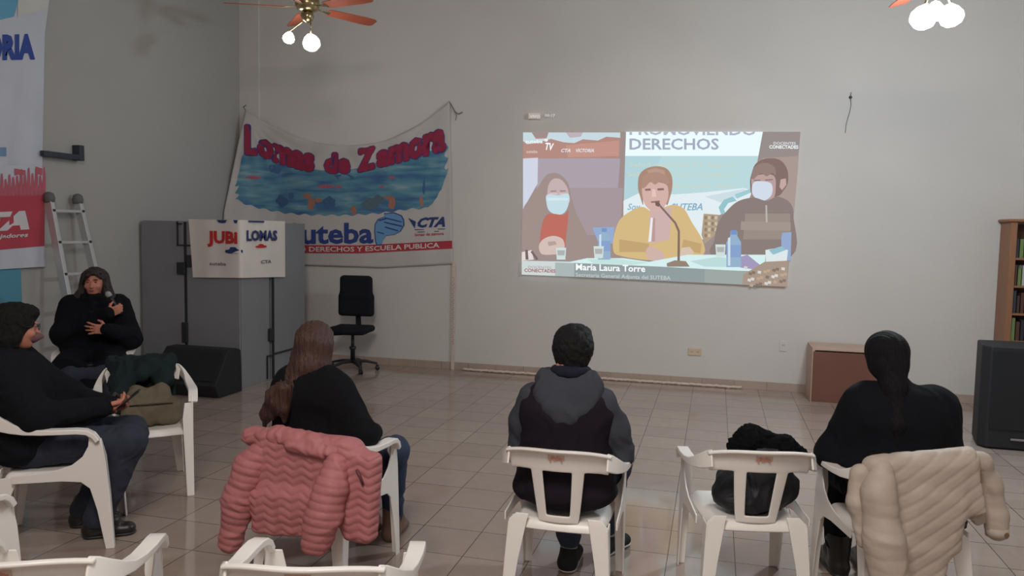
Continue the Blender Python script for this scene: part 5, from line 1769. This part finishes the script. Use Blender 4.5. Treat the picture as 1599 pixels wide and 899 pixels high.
# ------------------------------------------------------------------ black fur-trimmed coat on the empty chair
def coat_pile():
    t = jacket_frame('fur_trimmed_coat', 'empty', 'black fur-trimmed coat bundled on the seat of the empty chair', 'coat')
    s = SDF((-.3, -.3, .4), (.36, .28, 1.0), .007)
    s.ell((.05, -.02, .56), (.19, .17, .125), None, .04)
    s.ell((.06, -.06, .68), (.12, .11, .12), None, .06)
    s.ell((-.02, -.05, .5), (.15, .14, .06), None, .05)
    s.obj('coat_body', mat('black_padding', (26, 27, 33), .6, bump=.2, bscale=60), t, wrinkle=.014, wscale=9)
    s = SDF((-.3, -.3, .6), (.42, .2, 1.05), .006)
    s.chain([(-.07, -.08, .755), (-.01, -.09, .80), (.06, -.09, .785), (.15, -.1, .77), (.235, -.1, .735)], [.045, .055, .04, .04, .02], .03)
    s.obj('fur_trim', mat('black_fur', (20, 21, 25), .95, bump=1, bscale=260), t, wrinkle=.013, wscale=42)
    bm = bmesh.new()
    tube(bm, [(.17 + .05 * math.cos(a), .10 + .0 * a, .57 + .07 * math.sin(a)) for a in [2 * PI * k / 18 for k in range(19)]], .012, 8)
    obj('buckle_strap', bm, mat('glossy_black', (22, 22, 26), .2), t, smooth=True)


coat_pile()


# ------------------------------------------------------------------ dark green coat and olive bag on the turned chair
def green_coat_bag():
    t = jacket_frame('green_coat', 'green', 'dark green coat spread over the back of the chair turned to the camera', 'coat')
    M = mat('dark_green_wool', (34, 44, 46), .95, bump=.3, bscale=90, var=.15)
    s = SDF((-.32, -.42, .4), (.36, .2, .98), .007)
    s.cap((-.17, -.28, .80), (.19, -.28, .80), .05, .05, .04)
    s.box((.0, -.225, .68), (.2, .03, .13), None, .028, .04)
    s.chain([(-.12, -.2, .76), (-.12, -.12, .7), (-.1, -.04, .67)], [.06, .06, .04], .04)
    s.chain([(.12, -.2, .76), (.14, -.1, .69), (.14, .0, .62), (.15, .06, .56)], [.07, .07, .06, .04], .04)
    s.cap((-.02, -.17, .78), (.02, -.12, .74), .07, .05, .04)
    s.box((0, -.34, .66), (.19, .025, .14), None, .022, .04)
    s.obj('coat_body', M, t, wrinkle=.012, wscale=9)
    b = empty('shoulder_bag', CH['green'].location, CH['green'].rotation_euler.z, 'olive brown soft bag standing on the seat of the chair turned to the camera', 'bag')
    Mo = mat('olive_canvas', (112, 102, 86), .9, bump=.3, bscale=120, var=.1)
    s = SDF((-.3, -.2, .41), (.3, .26, .76), .007)
    s.box((-.03, .06, .515), (.185, .075, .085), None, .05, .03)
    s.box((-.02, .04, .60), (.13, .05, .07), None, .04, .05)
    s.ell((-.09, .03, .655), (.045, .035, .045), None, .04)
    s.ell((.06, .03, .655), (.045, .035, .045), None, .04)
    s.obj('bag_body', Mo, b, wrinkle=.008, wscale=10)
    bm = bmesh.new(); tube(bm, [(-.16, .125, .575), (-.08, .14, .585), (.02, .14, .585), (.1, .128, .58)], .005, 6)
    obj('zip', bm, mat('dark_zip2', (60, 54, 48), .5), b, smooth=True)
    bm = bmesh.new(); tube(bm, [(.13, .05, .6), (.18, .08, .66), (.21, .16, .62), (.2, .18, .52), (.2, .17, .46)], .012, 8); obj('strap', bm, mat('brown_strap', (66, 58, 54), .7), b, smooth=True)


green_coat_bag()


# ------------------------------------------------------------------ right side: loudspeaker, box, shelf
def loudspeaker():
    p0 = at(1530, 700, 7.2)
    x0 = 2.21
    t = empty('loudspeaker', (x0 + .25, 7.42, 0), R_(0), 'tall black loudspeaker standing on the floor at the right edge', 'speaker')
    M = mat('speaker_case', (26, 28, 33), .6, bump=.4, bscale=250)
    hw = .26; H3 = .86
    bm = bmesh.new()
    prism(bm, [(-hw, -.12), (-hw + .05, -.2), (hw - .05, -.2), (hw, -.12), (hw - .06, .22), (-hw + .06, .22)], lambda a, b, h: Vector((a, b, H3 / 2 + .01 + h)), H3 / 2)
    obj('case', bm, M, t, bevel=.015, segs=3)
    bm = bmesh.new(); box(bm, (0, -.203, .5), (.4, .012, .66)); obj('grille', bm, mat('grille_mesh', (22, 24, 29), .7, bump=.8, bscale=600), t, bevel=.004)
    bm = bmesh.new(); box(bm, (.02, -.21, .095), (.11, .006, .018)); obj('badge', bm, mat('silver_badge', (150, 150, 152), .4, metal=.5), t, bevel=.002)
    for a in (-1, 1):
        for b in (-.1, .16):
            obj('foot', bx((a * .15, b, .006), (.04, .04, .012)), M_dark, t)


loudspeaker()


def wooden_box():
    a = at(1272, 545, 8.66); b = at(1262, 535, 9.1)
    x0 = 1.02; y0 = 8.66; H4 = .58; W = .72
    t = empty('wooden_box', (x0 + W / 2, (y0 + 9.13) / 2, 0), 0, 'pale wooden box with brown front panel standing against the back wall', 'box')
    D = 9.13 - y0
    M = mat('pale_wood', (196, 168, 150), .6, var=.08, vscale=8, stretch=(1, 1, 6))
    bm = bmesh.new()
    box(bm, (-W / 2 + .012, 0, H4 / 2), (.024, D, H4)); box(bm, (W / 2 - .012, 0, H4 / 2), (.024, D, H4))
    box(bm, (0, 0, H4 - .012), (W - .048, D, .024)); box(bm, (0, 0, .012), (W - .048, D, .024)); box(bm, (0, D / 2 - .01, H4 / 2), (W - .05, .018, H4 - .05))
    obj('carcass', bm, M, t, bevel=.002)
    bm = bmesh.new(); box(bm, (0.004, -D / 2 + .0, H4 / 2 - .012), (W - .01, .02, H4 - .05)); obj('front_panel', bm, mat('brown_board', (118, 76, 64), .6, var=.06, vscale=7), t, bevel=.002)


wooden_box()


def bookshelf():
    x0 = 2.86; W = .9; y1 = WY - .015; D = .3; H5 = 1.93
    t = empty('bookshelf', (x0 + W / 2, y1 - D / 2, 0), 0, 'tall wooden bookshelf with books at the right edge of the back wall', 'shelf')
    M = mat('honey_wood', (148, 104, 76), .5, var=.12, vscale=10, stretch=(8, 8, .7), bump=.1)
    for s in (-1, 1):
        bm = bmesh.new(); box(bm, (s * (W / 2 - .03), -.0, H5 / 2), (.06, D, H5)); obj('side_panel', bm, M, t, bevel=.004)
    bm = bmesh.new(); box(bm, (0, -.01, H5 + .015), (W + .06, D + .03, .03)); obj('top', bm, M, t, bevel=.012, segs=3)
    bm = bmesh.new(); box(bm, (0, D / 2 - .008, H5 / 2), (W - .12, .012, H5 - .04)); obj('back_panel', bm, mat('dark_wood', (92, 62, 48), .6), t)
    for z in (.08, .44, .72, 1.0, 1.28, 1.56):
        bm = bmesh.new(); box(bm, (0, 0, z), (W - .121, D - .03, .022)); obj('shelf_board', bm, M, t, bevel=.002)
    # books, each one a thing
    rnd = random.Random(3); first = None
    cols = [((176, 182, 170), 'pale grey'), ((110, 134, 80), 'green'), ((52, 56, 68), 'navy'), ((128, 116, 96), 'tan'), ((86, 54, 46), 'maroon'), ((70, 54, 46), 'brown'), ((44, 44, 50), 'black')]
    names = {1.56: 'top shelf', 1.28: 'second shelf', 1.0: 'third shelf', .72: 'fourth shelf'}
    ordn = ['first', 'second', 'third', 'fourth', 'fifth', 'sixth']
    for z in (1.56, 1.28, 1.0, .72):
        x = x0 + .066
        for k in range(5):
            th = rnd.uniform(.028, .045); hh = rnd.uniform(.17, .23); dd = rnd.uniform(.14, .18)
            c, cn = cols[rnd.randrange(7)] if z != 1.56 else cols[[2, 1, 0, 1, 6][k]]
            if z == 1.56: hh = .19
            e = empty('book', (x + th / 2, y1 - D + .04 + dd / 2, z + .011), 0, '%s book on the %s of the bookshelf, %s from its left' % (cn, names[z], ordn[k]), 'book', 'books on the bookshelf')
            bm = bmesh.new()
            box(bm, (-th / 2 + .0015, 0, hh / 2), (.003, dd, hh)); box(bm, (th / 2 - .0015, 0, hh / 2), (.003, dd, hh)); box(bm, (0, -dd / 2 + .0015, hh / 2), (th, .003, hh))
            obj('cover', bm, mat('cover_' + cn, c, .5), e)
            bm = bmesh.new(); box(bm, (0, .003, hh / 2), (th - .006, dd - .01, hh - .01)); obj('pages', bm, mat('paper', (214, 206, 190), .8), e)
            x += th + .003


bookshelf()

# ------------------------------------------------------------------ wall fittings
Mo_ = mat('outlet_plastic', (206, 186, 160), .4)
p = at(1085, 549, WY)
t = empty('wall_outlet', (p.x, WY, p.z), 0, 'beige power outlet plate low on the back wall below the projection', 'outlet')
bm = bmesh.new(); box(bm, (0, -.006, 0), (.15, .012, .085)); pl = obj('plate', bm, Mo_, t, bevel=.004)
bm = bmesh.new()
for s in (-1, 1):
    for a in (-1, 1):
        box(bm, (s * .035 + a * .008, -.0125, 0), (.004, .002, .012), Matrix.Rotation(a * .5, 3, 'Y'))
obj('socket_slots', bm, M_dark, pl)
p = at(1223, 540, WY)
t = empty('wall_outlet', (p.x, WY, p.z), 0, 'small white blank plate on the back wall left of the wooden box', 'outlet')
bm = bmesh.new(); box(bm, (0, -.004, 0), (.08, .008, .12)); pl = obj('plate', bm, M_wall, t, bevel=.003)
bm = bmesh.new(); box(bm, (0, -.0085, .01), (.03, .002, .02)); obj('socket_slots', bm, mat('grey_slot', (178, 172, 168), .5), pl)
p = at(1328, 152, WY)
t = empty('wall_hook', (p.x, WY, p.z), 0, 'small dark hook with a dangling wire high on the right of the back wall', 'hook')
bm = bmesh.new(); lathe(bm, [(.001, 0), (.018, .002), (.014, .012), (.005, .02), (.005, .04)], (0, 0, 0), 10, (0, -1, 0)); obj('anchor', bm, M_dark, t)
bm = bmesh.new(); tube(bm, [(0, -.03, .05), (-.003, -.03, 0), (.008, -.02, -.08), (-.002, -.012, -.16), (-.03, -.01, -.28), (-.036, -.008, -.38)], .0035, 6); obj('wire', bm, mat('grey_wire', (108, 108, 112), .7), t, smooth=True)


# ------------------------------------------------------------------ ceiling fans with lamps
def fan(loc, rz, label, bulbs, power, kcol):
    x, y, z = loc
    t = empty('ceiling_fan', (x, y, z), 0, label, 'ceiling fan', 'ceiling fans with lamps')
    Mb = mat('brass', (176, 158, 120), .25, metal=.9); Mw = mat('reddish_wood', (168, 84, 58), .45, var=.12, vscale=6, stretch=(1, 6, 1))
    bm = bmesh.new(); tube(bm, [(0, 0, .1), (0, 0, CZ - z)], .013, 12); obj('rod', bm, Mb, t, smooth=True)
    bm = bmesh.new(); lathe(bm, [(.001, CZ - z - .0), (.07, CZ - z - .001), (.06, CZ - z - .05), (.02, CZ - z - .07)]); obj('canopy', bm, Mb, t, smooth=True)
    bm = bmesh.new(); lathe(bm, [(.001, .13), (.06, .125), (.11, .09), (.12, .03), (.1, -.02), (.06, -.04), (.001, -.04)], n=28); obj('motor', bm, Mb, t, smooth=True)
    bm = bmesh.new(); lathe(bm, [(.001, -.04), (.05, -.045), (.065, -.08), (.05, -.12), (.02, -.14), (.001, -.145)], n=24); obj('light_hub', bm, Mb, t, smooth=True)
    for k in range(5):
        a = rz + k * 2 * PI / 5
        d = Vector((math.cos(a), math.sin(a), 0)); n_ = Vector((-d.y, d.x, 0)); up = Vector((0, 0, 1))
        nt = (n_ * math.cos(.25) - up * math.sin(.25))
        bm = bmesh.new(); secs = []
        for r, w in ((.22, .045), (.26, .058), (.42, .066), (.66, .074), (.75, .068), (.775, .046)):
            secs.append((d * r, nt * w, nt.cross(d) * .004))
        loft(bm, secs); bl = obj('blade', bm, Mw, t, bevel=.002)
        bm = bmesh.new(); loft(bm, [(d * .09 + up * .01, n_ * .02, up * .004), (d * .16, n_ * .012, up * .004), (d * .25 - up * .006, nt * .03, up * .004)]); obj('blade_iron', bm, Mb, bl, bevel=.002)
    Mg = emit('lamp_glass_' + kcol[0], kcol[1], kcol[2])
    for (dx, dy, dz, r, on) in bulbs:
        d = Vector((dx, dy, dz)); p = Vector((0, 0, -.1))
        h = Vector((dx, dy, 0)).normalized() if abs(dx) + abs(dy) > .01 else Vector((0, 0, 0))
        bm = bmesh.new(); tube(bm, [p, p + h * .07 + Vector((0, 0, -.02)), d + Vector((0, 0, r * 1.0)) - h * .01], .008, 8); arm = obj('lamp_arm', bm, Mb, t, smooth=True)
        bm = bmesh.new(); ax = (h * .5 + Vector((0, 0, -1))).normalized()
        lathe(bm, [(.001, -r * 1.0), (r * .35, -r * .95), (r * .75, -r * .5), (r * .98, 0), (r * .95, r * .45), (r * .6, r * .85), (.001, r)], d, 20, ax)
        obj('lamp_shade', bm, Mg if on else mat('frosted_glass', (210, 214, 216), .2), arm, smooth=True)
        if on:
            lamp('lamp_bulb', 'POINT', Vector((x, y, z)) + d + Vector((0, 0, -r * 1.05)), power * on, kcol[3], .09)


fl = at(480, 12, 7.0)
a = at(486, 66, 6.95) - fl; b = at(451, 59, 7.12) - fl
fan(fl, 1.02, 'brass ceiling fan with reddish wooden blades and lit lamps, above the cloth banner', [(a.x, a.y, a.z, .085, 1), (b.x, b.y, b.z, .06, .4)], 16, ('left', (255, 255, 250), 6, (.93, 1, 1)))
fr = at(1465, -42, 6.0)
a = at(1442, 26, 5.9) - fr; b = at(1485, 24, 6.05) - fr; c = at(1460, 18, 6.2) - fr
fan(fr, PI - .3 + .12, 'ceiling fan with brightly lit white lamps at the upper right', [(a.x, a.y, a.z, .085, 1), (b.x, b.y, b.z, .08, 1), (c.x, c.y, c.z, .07, .5)], 105, ('right', (255, 255, 255), 8, (.78, .92, 1)))
